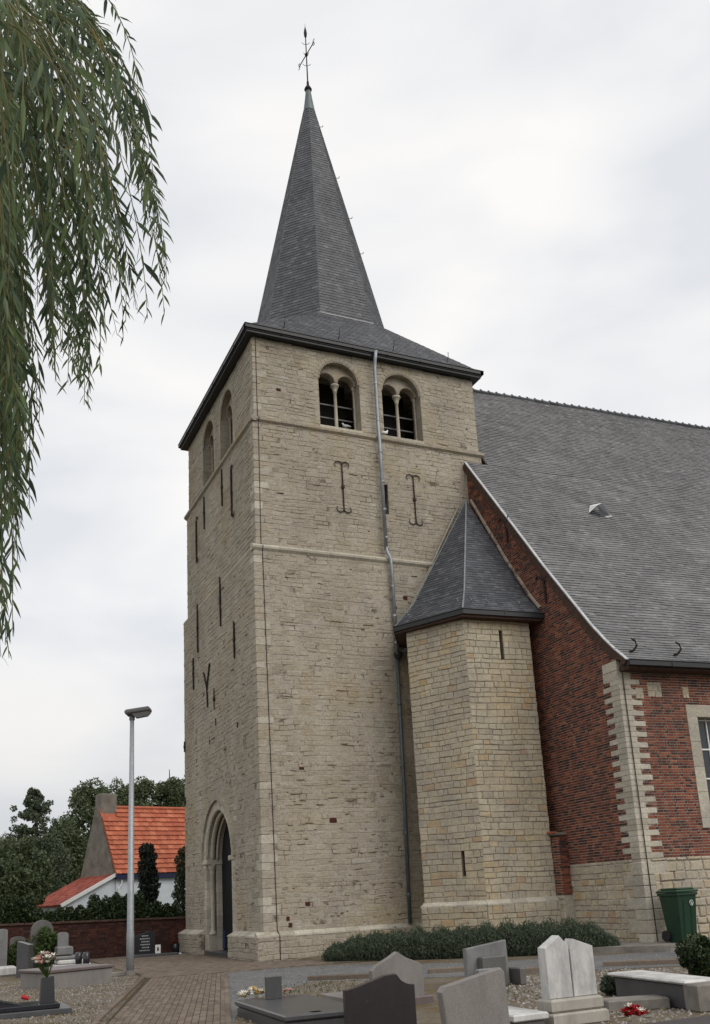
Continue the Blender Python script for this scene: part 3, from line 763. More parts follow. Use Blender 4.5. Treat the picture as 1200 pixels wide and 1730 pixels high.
# downpipe
dp = MB(); yp = lambda z: (E2 if z > Z2 else E1 if z > Z1 else 0)-.12
dp.tube([(4.56, -.22, 19.9), (4.56, -.12, 19.6), (4.56, -.05, 19.3), (4.55, -.05, Z2+.2), (4.55, -.08, 16.5), (4.53, -.09, Z1+.3)], .062, 12)
dpo = dp.build('downpipe', mt['zinc'], tower, True)
MB().tube([(4.53, -.09, Z1+.42), (4.54, -.12, Z1+.25), (4.62, -.18, Z1+.0), (4.66, -.15, Z1-.4), (4.66, -.13, 9.0)], .056, 12).build('pipe_section', mt['zinc'], dpo, True)
MB().tube([(4.66, -.13, 9.05), (4.60, -.13, 5), (4.50, -.14, .75)], .055, 12).build('pipe_section', mt['zinc_dark'], dpo, True)
for z in (18.7, 17.3, 16.1, 15.0, 14.0, 13.0, 12.62, 11.3, 10.3, 9.4, 7.4, 5.4, 3.4, 1.6):
    x = 4.555 if z > 12.4 else (4.66 if z > 9 else 4.66-(9-z)*.019); y = (-.05 if z > Z2 else -.09) if z > Z1 else -.13
    MB().lathe((x, y, z-.03), [(.075, 0), (.075, .06)], 12).build('pipe_collar', mt['zinc'] if z > 9 else mt['zinc_dark'], dpo)
MB().lathe((4.68, -.17, 8.82), [(.06, 0), (.13, .12), (.15, .16), (.15, .24), (.10, .25)], 12).build('hopper', mt['black_metal'], dpo)
MB().tube([(4.75, -.18, 9.0), (4.9, -.4, 9.15), (5.0, -.7, 9.35)], .045, 8).build('branch_pipe', mt['zinc_dark'], dpo, True)
# lightning conductor
MB().tube([(.40, -.17, 0), (.40, -.175, .65), (.38, -.03, .82), (.33, -.03, 6), (.27, -.03, Z1-.15), (.27, -.10, Z1), (.27, E1-.03, Z1+.15), (.30, E1-.03, Z2-.15), (.30, -.0, Z2), (.30, E2-.03, Z2+.15), (.30, E2-.03, ZT)], .012, 5).build('lightning_cable', mt['iron'], tower)
# eaves
OV = .345; q0 = E2-OV; q1x = WX-E2+OV; q1y = WY-E2+OV; ZE = 19.99
sf = MB(); sf.box((q0+.08, q0+.08, ZT+.05), (q1x-.08, q1y-.08, ZT+.12)); sf.box((q0+.05, q0+.05, ZT+.121), (q1x-.05, q1y-.05, ZT+.2)); sf.build('soffit', mt['black_metal'], tower)
def gutter(pts, m, par, w=.13, h=.13, name='gutter', close=False):
    """box gutter with a rolled lip along the points (its outer edge)"""
    mb = MB(); n = len(pts)
    for i in range(n if close else n-1):
        a, b = Vector(pts[i]), Vector(pts[(i+1) % n]); d = (b-a).normalized(); o = Vector((d.y, -d.x, 0))
        F = frame(a, d, (0, 0, 1), o); l = (b-a).length
        mb.prism([(0, -h), (l, -h), (l, -.012), (0, -.012)], -w, 0, F)
        mb.tube([a+Vector((0, 0, 0)), b], .02, 6)
    g_ = mb.build(name, m, par)
    for i in range(n if close else n-1):
        a, b = Vector(pts[i]), Vector(pts[(i+1) % n]); d = (b-a); l = d.length; d.normalize(); o = Vector((d.y, -d.x, 0)); F = frame(a, d, (0, 0, 1), o)
        for k in range(1, int(l/1.4)+1):
            u = k*l/(int(l/1.4)+1); MB().prism([(u-.02, -h-.012), (u+.02, -h-.012), (u+.02, .022), (u-.02, .022)], -w, .014, F).build('gutter_joint', m, g_)
    return g_
gutter([(q0, q1y, ZE), (q0, q0, ZE), (q1x, q0, ZE), (q1x, q1y, ZE)], mt['black_metal'], tower, close=False)
# spire
SCX, SCY, SR, SZ = 4.4, 4.2, 2.8, 22.3
oc = lambda R_, z: [Vector((SCX+R_*sin(radians(22.5+45*k)), SCY-R_*cos(radians(22.5+45*k)), z)) for k in range(8)]
base, topr = oc(SR, SZ), oc(.24, 34.0)
PSp = Pieces(); sb_ = MB()
for k in range(8): slate_face(PSp, sb_, [base[k], base[(k+1) % 8], topr[(k+1) % 8], topr[k]], .14, (.16, .22), .014)
m = .06; cr_ = [Vector((q0+m, q0+m, ZE-.02)), Vector((q1x-m, q0+m, ZE-.02)), Vector((q1x-m, q1y-m, ZE-.02)), Vector((q0+m, q1y-m, ZE-.02))]
bs_ = oc(SR*1.02, SZ-.02)    # order: k=0 at +22.5 (east of south) ... 
# vertices: k0 (SSE), k1 (ESE), k2 (ENE), k3 (NNE), k4 (NNW), k5 (WNW), k6 (WSW), k7 (SSW)
sk = [([cr_[0], cr_[1]], bs_[0], bs_[7]), ([cr_[1], cr_[2]], bs_[2], bs_[1]), ([cr_[2], cr_[3]], bs_[4], bs_[3]), ([cr_[3], cr_[0]], bs_[6], bs_[5])]
for (e, a, b) in sk: slate_face(PSp, sb_, [e[0], e[1], a, b], .135, (.18, .24))
for c_, a, b in ((cr_[0], bs_[7], bs_[6]), (cr_[1], bs_[1], bs_[0]), (cr_[2], bs_[3], bs_[2]), (cr_[3], bs_[5], bs_[4])): slate_face(PSp, sb_, [c_, a, b], .135, (.18, .24))
spire = sb_.build('spire', mt['spire'], tower)
PSp.emit('slate', mt['spire'], spire, 'slate_covering', 300)
mb = MB()
for k in (0, 7): mb.tube([base[k]+Vector((0, 0, .02)), base[(k-1) % 8]+Vector((0, 0, .02))], .025, 5)
mb.build('base_flashing', mt['lead'], spire)
mb = MB()
for k in range(8): mb.tube([base[k], topr[k]], [.02, .012], 4)
mb.build('hip_lead', mt['zinc_dark'], spire)
MB().lathe((SCX, SCY, 33.9), [(.27, 0), (.25, .1), (.16, .75), (.12, 1.1), (.11, 1.2)], 10).build('lead_cap', mt['zinc_dark'], spire, True)
# cross
zc = 35.05
cx = MB(); cx.lathe((SCX, SCY, zc), [(.12, 0), (.17, .08), (.12, .2), (.06, .3), (.05, .5)], 10)
cx.tube([(SCX, SCY, zc+.3), (SCX, SCY, zc+3.0)], [.03, .022], 6); cross = cx.build('iron_cross', mt['iron'], tower)
ca = Vector((.42, .91, 0)).normalized()
zc2 = zc+1.95
def arm(a, b):
    mb = MB(); mb.tube([a, b], .022, 5); d = (b-a).normalized()
    return mb.build('cross_arm', mt['iron'], cross)
# the arm is set along the nave, seen foreshortened
ca = Vector((1, 0, 0))
ctr = Vector((SCX, SCY, zc2)); CAX, CAY = .06, -.56
for s in (-1, 1):
    arm(ctr, ctr+Vector((.30*s, -.05*s, .42*s)) if False else ctr+Vector((CAX*s, CAY*s, 0)))
    e_ = ctr+Vector((CAX*s, CAY*s, 0)); d = Vector((CAX*s, CAY*s, 0)).normalized()
    mb = MB()
    mb.tube([e_, e_+d*.1+Vector((0, 0, .14)), e_+d*.2+Vector((0, 0, .12))], .014, 4); mb.tube([e_, e_+d*.1-Vector((0, 0, .14)), e_+d*.2-Vector((0, 0, .12))], .014, 4); mb.tube([e_, e_+d*.16], .02, 4)
    mb.build('cross_finial', mt['iron'], cross)
mb = MB()
for z, w in ((zc+2.5, .14), (zc+1.35, .14), (zc2, .10)):
    for s in (-1, 1): mb.tube([(SCX, SCY, z), (SCX+s*w*.7, SCY-s*w*.3, z+.02), (SCX+s*w*1.1, SCY-s*w*.4, z+.10)], .013, 4)
mb.lathe((SCX, SCY, zc2-.07), [(.03, 0), (.07, .03), (.07, .1), (.03, .13)], 8)
mb.build('cross_scroll', mt['iron'], cross)
MB().lathe((SCX, SCY, zc+2.85), [(.02, 0), (.06, .1), (.075, .25), (.05, .42), (.01, .62), (.004, .8)], 8).build('weather_vane', mt['iron'], cross)
# hooks on spire
mb = MB()
for z in (33.2, 30.6, 28.6, 26.9):
    t_ = (z-SZ)/(34-SZ); r = SR+(.24-SR)*t_; a = radians(67.5); p = Vector((SCX+r*sin(a), SCY-r*cos(a), z)); mb.tube([p, p+Vector((.12, 0, .02)), p+Vector((.16, 0, .12))], .014, 4)
for x in (1.3, 3.3, 5.4, 7.6): mb.tube([(x, .1, 20.25), (x, -.02, 20.4), (x+.02, 0, 20.6)], .014, 4)
mb.build('roof_hook', mt['iron'], spire)

# ------------------------------------------------------------------ nave
NA = -.050; GX, GYN = 7.952, -6.936
_c, _s = cos(NA), sin(NA)
def NL(x, y, z): X = x-GX; return Vector((GX+_c*X-_s*y, _s*X+_c*y, z))
nave = thing('church_nave', 'red brick church nave with large grey slate roof behind the tower', 'church', (GX, 0, 0))
FG = lambda u, v, n=0: NL(GX-n, u, v)      # gable wall, faces west, u = local y
FN = lambda u, v, n=0: NL(u, GYN-n, v)     # south wall, u = local x
prof = [(-7.42, 7.16), (-7.28, 7.29), (-6.97, 7.56), (-6.6, 7.93), (-6.08, 8.50), (-4.13, 10.90), (-2.13, 13.50), (.04, 16.30), (4.35, 22.0)]
def yroof(z):
    for (a, b), (c, d) in zip(prof, prof[1:]):
        if b <= z <= d: return a+(c-a)*(z-b)/(d-b)
    return prof[0][0] if z < prof[0][1] else prof[-1][0]
def zroof(y):
    for (a, b), (c, d) in zip(prof, prof[1:]):
        if a <= y <= c: return b+(d-b)*(y-a)/(c-a)
    return prof[0][1]
ZB = 2.15
qrow = lambda z: int((z-ZB)/.14)
ql = lambda z: (.68 if qrow(z) % 2 else .36)
core = MB()
core.prism([(-6.92, -.2), (.3, -.2), (.3, 16.3)]+[(a, b-.16) for a, b in prof[::-1] if -6.9 < a < 0]+[(-6.92, 7.4)], -.5, -.008, FG)
wh = lambda z: (10.02, 12.25) if 2.85 < z < 6.14 else None
strips(core, FN, -.2, 7.0, GX+.012, 16, [wh], .145, -.5, -.008)
core.build('mortar_core', mt['bmortar'], nave)
PB_ = Pieces()
lo = lambda z: (-6.936+ql(z)) if z < 6.75 else max(-6.936+.64 if z < 7.28 else -9, yroof(z+.16))
courses(PB_, FG, ZB, 16.2, lo, lambda z: .03, (.070, .072), (.1, .2), .0165, -.03, (.002, .007), .003, [], .001, bond=[.215, .108])
pat = [lambda z: (8.85, 9.3) if 6.3 < z < 6.72 else None, lambda z: (10.0, 10.2) if 6.3 < z < 6.6 else None, lambda z: (8.45, 8.7) if 6.25 < z < 6.55 else None]
courses(PB_, FN, ZB, 6.95, lambda z: GX+(ql(z+.14) if z < 6.75 else .4), 16, (.070, .072), (.1, .2), .0165, -.03, (.002, .007), .003, [wh]+pat, .001, bond=[.215, .108])
vis_n = lambda x, y, c: not (x < 935 and 830 < y < 1520) and not (y > 1560) and not (x > 1110 and y > 1490)
PB_.emit('brick', mt['brick'], nave, 'brickwork', 300, vis_n)
PSn = Pieces()
courses(PSn, FG, -.1, ZB, -6.9+.3, .03, (.13, .22), (.18, .42), .022, -.04, (.004, .026), .014, [], .01)
courses(PSn, FN, -.1, ZB, GX+.3, 16, (.15, .27), (.2, .5), .03, -.04, (.004, .05), .022, [], .014)
for a, b, c_, d in ((8.85, 9.3, 6.3, 6.72), (10.0, 10.2, 6.3, 6.6), (8.45, 8.7, 6.25, 6.55)): courses(PSn, FN, c_, d, a, b, (.12, .2), (.15, .35), .012, -.03, (.004, .01), .008, [], .004)
PSn.emit('foundation_stone', mt['turret'], nave, 'rubble_masonry', 300, vis_n)
z = 0; k = 0
while z < ZB-.1:
    zt = min(z+U_(.24, .36), ZB); a, b = ((.42, .8), (.75, .45))[k % 2]
    F = lambda x, y, q: NL(x, y, q)
    MB().cbox((GX-.03, GYN-.03, z+.005), (GX+b, GYN+a, zt-.005), .014, F).build('quoin_stone', mt['quoin'], nave); z = zt; k += 1
k = 0; z = ZB
while z < 6.74:
    ln = .68 if k % 2 else .36; ln2 = .36 if k % 2 else .68
    j = U_(-.03, .03)
    MB().cbox((GX-.014, GYN-.014, z+.003), (GX+ln2+j-.01, GYN+ln-.01, z+.137), .006, lambda x, y, q: NL(x, y, q)).build('quoin_stone', mt['quoin'], nave)
    z += .14; k += 1
MB().cbox((GX-.02, GYN-.02, 6.75), (GX+.36, GYN+.62, 7.0), .01, lambda x, y, q: NL(x, y, q)).build('kneeler_stone', mt['quoin'], nave)
MB().cbox((GX-.03, GYN-.03, 7.0), (GX+.3, GYN+.56, 7.27), .02, lambda x, y, q: NL(x, y, q)).build('kneeler_stone', mt['quoin'], nave)
# window in the south wall
w0 = MB(); w0.prism([(10.02, 2.86), (12.25, 2.86), (12.25, 3.12), (10.02, 3.12)], -.4, .02, FN); wno = w0.build('nave_window', mt['quoin'], nave)
MB().prism([(10.02, 5.80), (12.25, 5.80), (12.25, 6.13), (10.02, 6.13)], -.4, .014, FN).build('window_lintel', mt['quoin'], wno)
for a, b in ((10.02, 10.36), (11.91, 12.25)):
    z = 3.12
    while z < 5.79:
        zt = min(z+.67, 5.80); MB().cbox((a, z+.003, -.4), (b, zt-.003, .016), .006, lambda x, y, q: FN(x, y, q)).build('window_surround_stone', mt['quoin'], wno); z = zt
MB().prism([(10.36, 3.12), (11.91, 3.12), (11.91, 5.8), (10.36, 5.8)], -.32, -.30, FN).build('window_pane', mt['glass'], wno)
for z in (3.33, 4.15, 4.94, 5.74): MB().prism([(10.36, z), (11.91, z), (11.91, z+.04), (10.36, z+.04)], -.30, -.26, FN).build('glazing_bar', mt['whitepaint'], wno)
for x in (10.37, 10.86, 11.36, 11.86): MB().prism([(x, 3.12), (x+.035, 3.12), (x+.035, 5.8), (x, 5.8)], -.305, -.265, FN).build('glazing_bar', mt['lampgrey'] if x < 10.4 else mt['whitepaint'], wno)
# roof
arc = [0]
for (a, b), (c, d) in zip(prof, prof[1:]): arc.append(arc[-1]+sqrt((c-a)**2+(d-b)**2))
def rf(u, v, n=0):
    v = min(max(v, 0), arc[-1]-1e-6)
    for i in range(len(prof)-1):
        if v <= arc[i+1]:
            t_ = (v-arc[i])/(arc[i+1]-arc[i]); (a, b), (c, d) = prof[i], prof[i+1]
            dy, dz = c-a, d-b; l = sqrt(dy*dy+dz*dz)
            yy, zz = a+dy*t_, b+dz*t_
            sag = -.05*sin(pi*min(v/arc[-1], 1))*sin((u-8)*.35)+.02*sin(u*1.7+v*.9)
            return NL(u, yy-dz/l*n, zz+dy/l*n+sag*.7)
vtow = arc[7]; XR = 27.
rb = MB()
segs = 12
for i in range(len(prof)-1):
    for k in range(segs):
        a0 = GX-.02 if i < 7 else 8.85
        ua, ub = a0+(XR-a0)*k/segs, a0+(XR-a0)*(k+1)/segs
        rb.add([rf(ua, arc[i]+.0001, -.012), rf(ub, arc[i]+.0001, -.012), rf(ub, arc[i+1]-.0001, -.012), rf(ua, arc[i+1]-.0001, -.012)], [(0, 1, 2, 3)])
roof = rb.build('nave_roof', mt['slate'], nave)
mb = MB(); mb.add([NL(GX+.0, 4.35, 21.9), NL(XR, 4.35, 21.9), NL(XR, 15.5, 7.2), NL(GX, 15.5, 7.2)], [(0, 1, 2, 3)]); mb.build('north_slope', mt['slate'], roof)
PR = Pieces()
_ph = [U_(0, 6) for _ in range(4)]
def slates_nave(v0, v1, a):
    v = v0; row = 0
    while v < v1-.02:
        ex = .142; vt = min(v+ex, v1); u = a+(0 if row % 2 else -.11)+U_(-.02, .02)
        while u < XR:
            w = U_(.205, .235); ua = max(u, a); ub = u+w
            if ub-ua > .03:
                dr_ = U_(-.006, .006)
                if U_(0, 1) < .012: dr_ -= .04
                q = [(ua+.002, v+dr_), (ub-.002, v+dr_+U_(-.003, .003)), (ub-.002, vt), (ua+.002, vt)]
                PR.slate(rf, q, .018*U_(.8, 1.4), .004)
            u = ub
        v = vt; row += 1
slates_nave(0, vtow, GX-.06); slates_nave(vtow, arc[-1]-.02, 8.87)
PR.emit('slate', mt['slate'], roof, 'slate_covering', 300)
for k in range(int((XR-8.8)/.38)):
    x = 8.8+k*.38; mb = MB(); p0, p1 = NL(x, 4.35, 22.02), NL(x+.37, 4.35, 22.0)
    mb.tube([p0, p1], [.10, .085], 8); mb.tube([p0+Vector((0, 0, .02)), p0+Vector((.03, 0, .125))], [.09, .05], 7); mb.build('ridge_tile', mt['tslate'], roof)
# verge
vg = MB(); vf = MB()
for i in range(7):
    (a, b), (c, d) = prof[i], prof[i+1]
    if i == 6: c, d = .0, 16.25
    l = sqrt((c-a)**2+(d-b)**2); nx, nz = -(d-b)/l, (c-a)/l
    wd1 = .25 if i > 1 else .12; wd2 = .25 if i > 0 else .12
    pts = [(a-nx*wd1, b-nz*wd1), (c-nx*.25, d-nz*.25), (c, d), (a, b)]
    for (lst, n0, n1, sh) in ((vg, .004, .055, 0),):
        lst.prism(pts, n0, n1, FG)
    vf.prism([(a, b), (c, d), (c+nx*.03, d+nz*.03), (a+nx*.03, b+nz*.03)], -.02, .07, FG)
vg.build('verge_board', mt['wood'], roof); vf.build('verge_flashing', mt['lead'], roof)
gutter([NL(GX-.02, -7.52, 7.16), NL(XR, -7.52, 7.16)], mt['black_metal'], nave, .14, .14)
MB().prism([(GX+.05, 6.96), (XR, 6.96), (XR, 7.08), (GX+.05, 7.08)], .0, .44, FN).build('soffit', mt['wood'], nave)
# hooks
for x, y in ((1072, 1092), (1163, 1098)):
    u = 8.2 if x < 1100 else 9.75
    u = {1072: 8.28, 1163: 9.72}[x]
    mb = MB(); b_ = rf(u, .42, .02); mb.tube([b_, b_+Vector((.05, -.12, .02)), b_+Vector((.12, -.17, .14)), b_+Vector((.10, -.14, .28)), b_+Vector((.02, -.10, .34))], [.03, .034, .034, .03, .02], 6); mb.build('ladder_hook', mt['iron'], roof)
# opened roof hatch
hb = rf(11.92, arc[5]+((14.2-10.9)/.7965)*1.0, 0)
vv = arc[6]+(14.2-13.5)/(16.3-13.5)*(arc[7]-arc[6])
hf = lambda u, v, n=0: rf(11.9+u*1.5, vv+v*1.5, n*1.5)
hm = MB(); hm.add([hf(-.22, -.2, .02), hf(.05, .22, .02), hf(-.1, -.22, .26)], [(0, 1, 2)]); hm.add([hf(-.22, -.2, .02), hf(-.1, -.22, .26), hf(.16, .0, .24), hf(.05, .24, .02)], [(0, 1, 2, 3)])
ho = hm.build('roof_vent', mt['whitepaint'], roof)
MB().add([hf(-.1, -.22, .25), hf(.16, 0, .23), hf(.38, -.12, .02), hf(.05, -.3, .02)], [(0, 1, 2, 3)]).build('vent_flap', mt['tslate'], ho)
MB().prism([(.2, -.32), (.42, -.22), (.40, -.17), (.18, -.27)], .01, .03, hf).build('vent_edge', mt['lead'], ho)
# ties on the gable
for (x, y) in ((857, 890), (922, 990)):
    q = ray(x, y); n_ = Vector((_c, _s, 0)); p = CAM+q*((Vector((GX, 0, 0))-CAM).dot(n_)/q.dot(n_))
    ly = -_s*(p.x-GX)+_c*p.y; lz = p.z
    mb = MB(); mb.tube([FG(ly+.0, lz-.55, .05), FG(ly, lz, .05), FG(ly+.06, lz+.25, .06), FG(ly+.3, lz+.42, .05), FG(ly+.42, lz+.3, .05)], [.03, .035, .03, .025, .02], 6); mb.tube([FG(ly, lz+.1, .05), FG(ly-.2, lz+.32, .05)], .02, 5)
    mb.build('wall_tie', mt['iron'], nave)
MB().tube([NL(GX+.16, GYN-.04, .15), NL(GX+.14, GYN-.045, 3), NL(GX+.12, GYN-.04, 7.0)], .013, 5).build('lightning_cable', mt['iron'], nave)

# ------------------------------------------------------------------ stair turret (hexagonal)
turret = thing('stair_turret', 'yellowish stone stair turret with pointed slate roof between tower and nave', 'turret', (5.2, -3.4, 0))
HA, HBv, HWv = Vector((5.22, -3.36, 0)), Vector((7.42, -3.47, 0)), Vector((4.25, -1.62, 0))
HC = Vector((8.45, -1.7, 0)); HD_ = Vector((5.2, -.02, 0))
PTt = Pieces(); tc = MB()
ZTT = 9.28
faces_t = [(HWv, HA), (HA, HBv), (HBv, HC), (HD_, HWv)]
slit_l = lambda z: (1.30, 1.41) if 2.02 < z < 2.72 else None
slit_r = lambda z: (1.16, 1.27) if 8.12 < z < 8.95 else None
for i, (a, b) in enumerate(faces_t):
    d = (b-a); l = d.length; d.normalize(); o = Vector((d.y, -d.x, 0))
    F = frame(a, d, (0, 0, 1), o); hl = [slit_l] if i == 0 else [slit_r] if i == 1 else []
    strips(tc, F, -.2, ZTT, 0, l, hl, .1, -.35, -.008)
    courses(PTt, wavy(F), 1.30, ZTT, -.004, l+.004, (.12, .21), (.16, .50), .015, -.04, (.003, .018), .010, hl, .008)
    k = .12
    F2 = frame(a+o*k-d*k*.5, d, (0, 0, 1), o)
    courses(PTt, F2, -.1, 1.2, .01, l+k*.9, (.14, .22), (.2, .45), .016, -.14, (.003, .02), .01, [], .006)
    strips(tc, F2, -.2, 1.2, 0, l+k, [], 2, -.2, -.008)
    band(F, -.05 if i else -.05, l+.06, [(1.19, -.05), (1.19, k+.012), (1.23, k+.01), (1.33, .01), (1.33, -.05)], mt['quoin'], 'plinth_cap_stone', turret, .6)
tc.build('mortar_core', mt['mortar_mid'], turret)
PTt.emit('stone', mt['turret'], turret, 'stonework', 300, lambda x, y, c: y < 1570 and x < 935)
# recess backs of the slits
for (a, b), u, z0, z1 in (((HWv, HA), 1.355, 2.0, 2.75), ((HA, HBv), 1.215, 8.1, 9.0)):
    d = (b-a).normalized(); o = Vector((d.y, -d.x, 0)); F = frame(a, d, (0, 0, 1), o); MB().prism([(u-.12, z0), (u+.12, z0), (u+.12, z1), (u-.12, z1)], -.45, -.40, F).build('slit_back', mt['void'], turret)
# roof
gz = 9.50; dz = .18
def offp(p, v): return Vector((p.x+v[0], p.y+v[1], gz))
g0, g1, g2, g3 = Vector((3.98, -1.40, gz)), Vector((5.08, -3.62, gz)), Vector((7.80, -3.80, gz)), Vector((4.80, -.03, gz))
apex = Vector((7.76, -.12, 14.72))
def midp(g_, t_=.22, dip=.30): p = g_.lerp(apex, t_); p.z -= dip; return p
tb = MB(); PTr = Pieces()
for a, b in ((g3, g0), (g0, g1), (g1, g2)):
    ma, mb_ = midp(a), midp(b)
    slate_face(PTr, tb, [a, b, mb_, ma], .125, (.15, .2)); slate_face(PTr, tb, [ma, mb_, apex], .125, (.15, .2))
tro = tb.build('turret_roof', mt['tslate'], turret)
PTr.emit('slate', mt['tslate'], tro, 'slate_covering', 300)
up = Vector((0, 0, .02))
MB().tube([g1+up, midp(g1)+up, apex+up], .03, 6).build('hip_lead', mt['zinc'], tro)
MB().tube([g0+up, midp(g0)+up, apex+up], .02, 6).build('hip_lead', mt['zinc_dark'], tro)
gutter([g3+Vector((-.05, .0, 0)), g0+Vector((-.06, -.02, 0)), g1+Vector((-.03, -.07, 0)), g2+Vector((0, -.07, 0))], mt['black_metal'], turret, .13, .15)
mb = MB(); q_ = [g3, g0, g1, g2, Vector((7.9, -.2, gz))]; mb.add([(p.x, p.y, ZTT+.002) for p in q_]+[(p.x, p.y, ZTT+.12) for p in q_], [(4, 3, 2, 1, 0), (5, 6, 7, 8, 9)]+[(i, (i+1) % 5, 5+(i+1) % 5, 5+i) for i in range(5)]); mb.build('soffit', mt['wood'], turret)
mb = MB()
for p in (g1.lerp(g2, .1), g1.lerp(g2, .3), g1.lerp(g2, .72), g1.lerp(g0, .08), g1.lerp(g0, .85)):
    p = p.lerp(apex, .05)+Vector((0, 0, -.02)); mb.tube([p, p+Vector((-.03, -.10, .08)), p+Vector((-.04, -.06, .18)), p+Vector((.03, 0, .2))], .014, 5)
mb.build('roof_hook', mt['zinc'], tro)
# mortar fillet along the tower and the gable
MB().tube([(4.72, -.02, 9.75), (5.15, -.02, 10.35), (5.9, -.02, 11.6), (6.6, -.02, 12.9), (7.5, -.03, 14.55)], [.05, .06, .05, .05, .03], 5).build('mortar_fillet', mt['stone'], turret)
MB().tube([FG(-3.70, 9.72, .02), FG(-3.2, 10.30, .02), FG(-2.0, 11.95, .02), FG(-.15, 14.75, .02)], .05, 5).build('mortar_fillet', mt['mortar'], turret)
# graffiti-like iron remnant below upper slit: small cable
# little brick pier between turret and nave
PPr = Pieces(); pf = frame(NL(GX-.36, -2.62, 0), (0, -1, 0), (0, 0, 1), (-1, 0, 0))
a_, b_ = NL(GX-.42, -2.55, 0), NL(GX-.30, -3.80, 0)
d = (b_-a_).normalized(); o = Vector((d.y, -d.x, 0)); o = o if o.x < 0 else -o
pf = frame(a_, d, (0, 0, 1), o); l = (b_-a_).length
pc = MB(); pc.prism([(0.004, 1.34), (l-.02, 1.34), (l-.02, 2.98), (0.004, 2.98)], -.45, -.006, pf)
ppo = pc.build('brick_pier', mt['bmortar'], turret)
courses(PPr, pf, 1.35, 2.98, 0, l, (.070, .072), (.1, .2), .0165, -.03, (.002, .007), .003, [], .001, bond=[.215, .108])
pe = frame(b_, Vector((1, -.05, 0)), (0, 0, 1), d)
courses(PPr, pe, 1.35, 2.98, 0.01, .3, (.070, .072), (.1, .2), .0165, -.03, (.002, .007), .003, [], .001, bond=[.215, .108])
PPr.emit('brick', mt['brick'], ppo, 'bricks', 150)
MB().prism([(-.05, 2.985), (l+.06, 2.985), (l+.06, 3.03), (-.05, 3.24)], -.45, .10, pf).build('pier_cap', mt['conc'], ppo)
MB().prism([(.3, 3.05), (l+.05, 3.03), (l+.05, 3.08), (.3, 3.10)], .06, .14, pf).build('cap_tile', mt['orange'], ppo)
# stone base under pier
PSb = Pieces(); bb = MB(); bb.prism([(-.1, -.2), (l+.05, -.2), (l+.05, 1.335), (-.1, 1.335)], -.4, .03, pf); bb.build('pier_base', mt['mortar'], turret)
courses(PSb, pf, -.1, 1.33, -.08, l+.04, (.14, .22), (.2, .4), .018, 0, (.04, .06), .01, [], .006); PSb.emit('base_stone', mt['turret'], turret, 'y')

# pigeons on the belfry sills
def pigeon(p, s, col, label, face):
    d = Vector((cos(face), sin(face), 0)); o = thing('pigeon', label, 'bird', p)
    mb = MB(); b = Vector(p)
    mb.tube([b+d*(-.17*s)+V3(0, 0, .06), b+d*(-.09*s)+V3(0, 0, .09), b+V3(0, 0, .10), b+d*.07+V3(0, 0, .13), b+d*.09+V3(0, 0, .18), b+d*.11+V3(0, 0, .215), b+d*.145+V3(0, 0, .215)], [.012, .035, .06, .05, .03, .028, .008], 8)
    mb.build('body', col, o, True)
    mb = MB(); mb.tube([b+V3(.02, 0, .0), b+V3(.0, 0, .06)], .008, 4); mb.tube([b+V3(-.02, 0.01, .0), b+V3(-.0, 0, .06)], .008, 4); mb.build('legs', mt['red_patch'], o)
p = ony(652, 738, E2-.02); pigeon((p.x, E2-.0, BSILL+.012), 1, mt['whitepaint'], 'white pigeon standing on the sill of the right belfry window', .3)
p = ony(575, 722, E2); pigeon((3.45, E2-.0, BSILL+.012), 1, mt['lead'], 'grey pigeon standing on the sill of the left belfry window', 2.6)

# ------------------------------------------------------------------ wheelie bin
def make_bin():
    o0 = Vector((7.98, -7.62, .145)); a = .0
    F = lambda x, y, z: o0+Vector((.94*x, .94*y, 1.1*z))
    b = thing('wheelie_bin', 'green plastic wheeled rubbish bin against the nave wall', 'rubbish bin', o0)
    mb = MB(); pr = [(.0, .24, .22), (.10, .25, .24), (.96, .30, .335), (1.02, .32, .35)]
    vs = []
    for z, hx, hy in pr: vs += [F(-hx, -hy+.0, z), F(hx, -hy, z), F(hx, hy, z), F(-hx, hy, z)]
    fs = [(0, 3, 2, 1), (12, 13, 14, 15)]
    for r in range(3):
        for i in range(4): fs.append((r*4+i, r*4+(i+1) % 4, r*4+4+(i+1) % 4, r*4+4+i))
    mb.add(vs, fs); mb.cbox((-.34, -.37, .98), (.34, .37, 1.04), .012, F); body = mb.build('body', mt['bin'], b)
    mb = MB(); mb.cbox((-.36, -.39, 1.045), (.36, .36, 1.10), .02, F); mb.cbox((-.30, -.32, 1.10), (.30, .30, 1.145), .03, F); lid = mb.build('lid', mt['binlid'], b)
    MB().tube([F(-.30, .44, 1.06), F(.30, .44, 1.06)], .02, 8).build('handle', mt['bin'], lid)
    for s in (-1, 1):
        w = MB(); w.tube([F(s*.27, .26, .13), F(s*.33, .26, .13)], .13, 16); w.build('wheel', mt['rubber'], b)
    mb = MB()
    for t_ in (0,): 
        for x in (-.12, .12): mb.add([F(x-.012, -.285, .12), F(x+.012, -.285, .12), F(x+.012, -.345, .9), F(x-.012, -.345, .9)], [(0, 1, 2, 3)])
    mb.build('rib', mt['bin'], body)
    zc_, rr = .82, .055
    pt = lambda q, r_: F(.12+cos(q)*r_, -.333-(zc_+sin(q)*r_-.96)*.11-.03, zc_+sin(q)*r_)
    mb = MB(); mb.tube([pt(2*pi*i/16, rr) for i in range(17)], .007, 4)
    for k in range(3): mb.tube([pt(pi, .0)+(pt(0, rr)-pt(0, 0))*(x_) + V3(0, 0, .025-k*.025) for x_ in (-.5, .5)], .005, 4)
    mb.build('round_emblem', mt['whitepaint'], body)
make_bin()

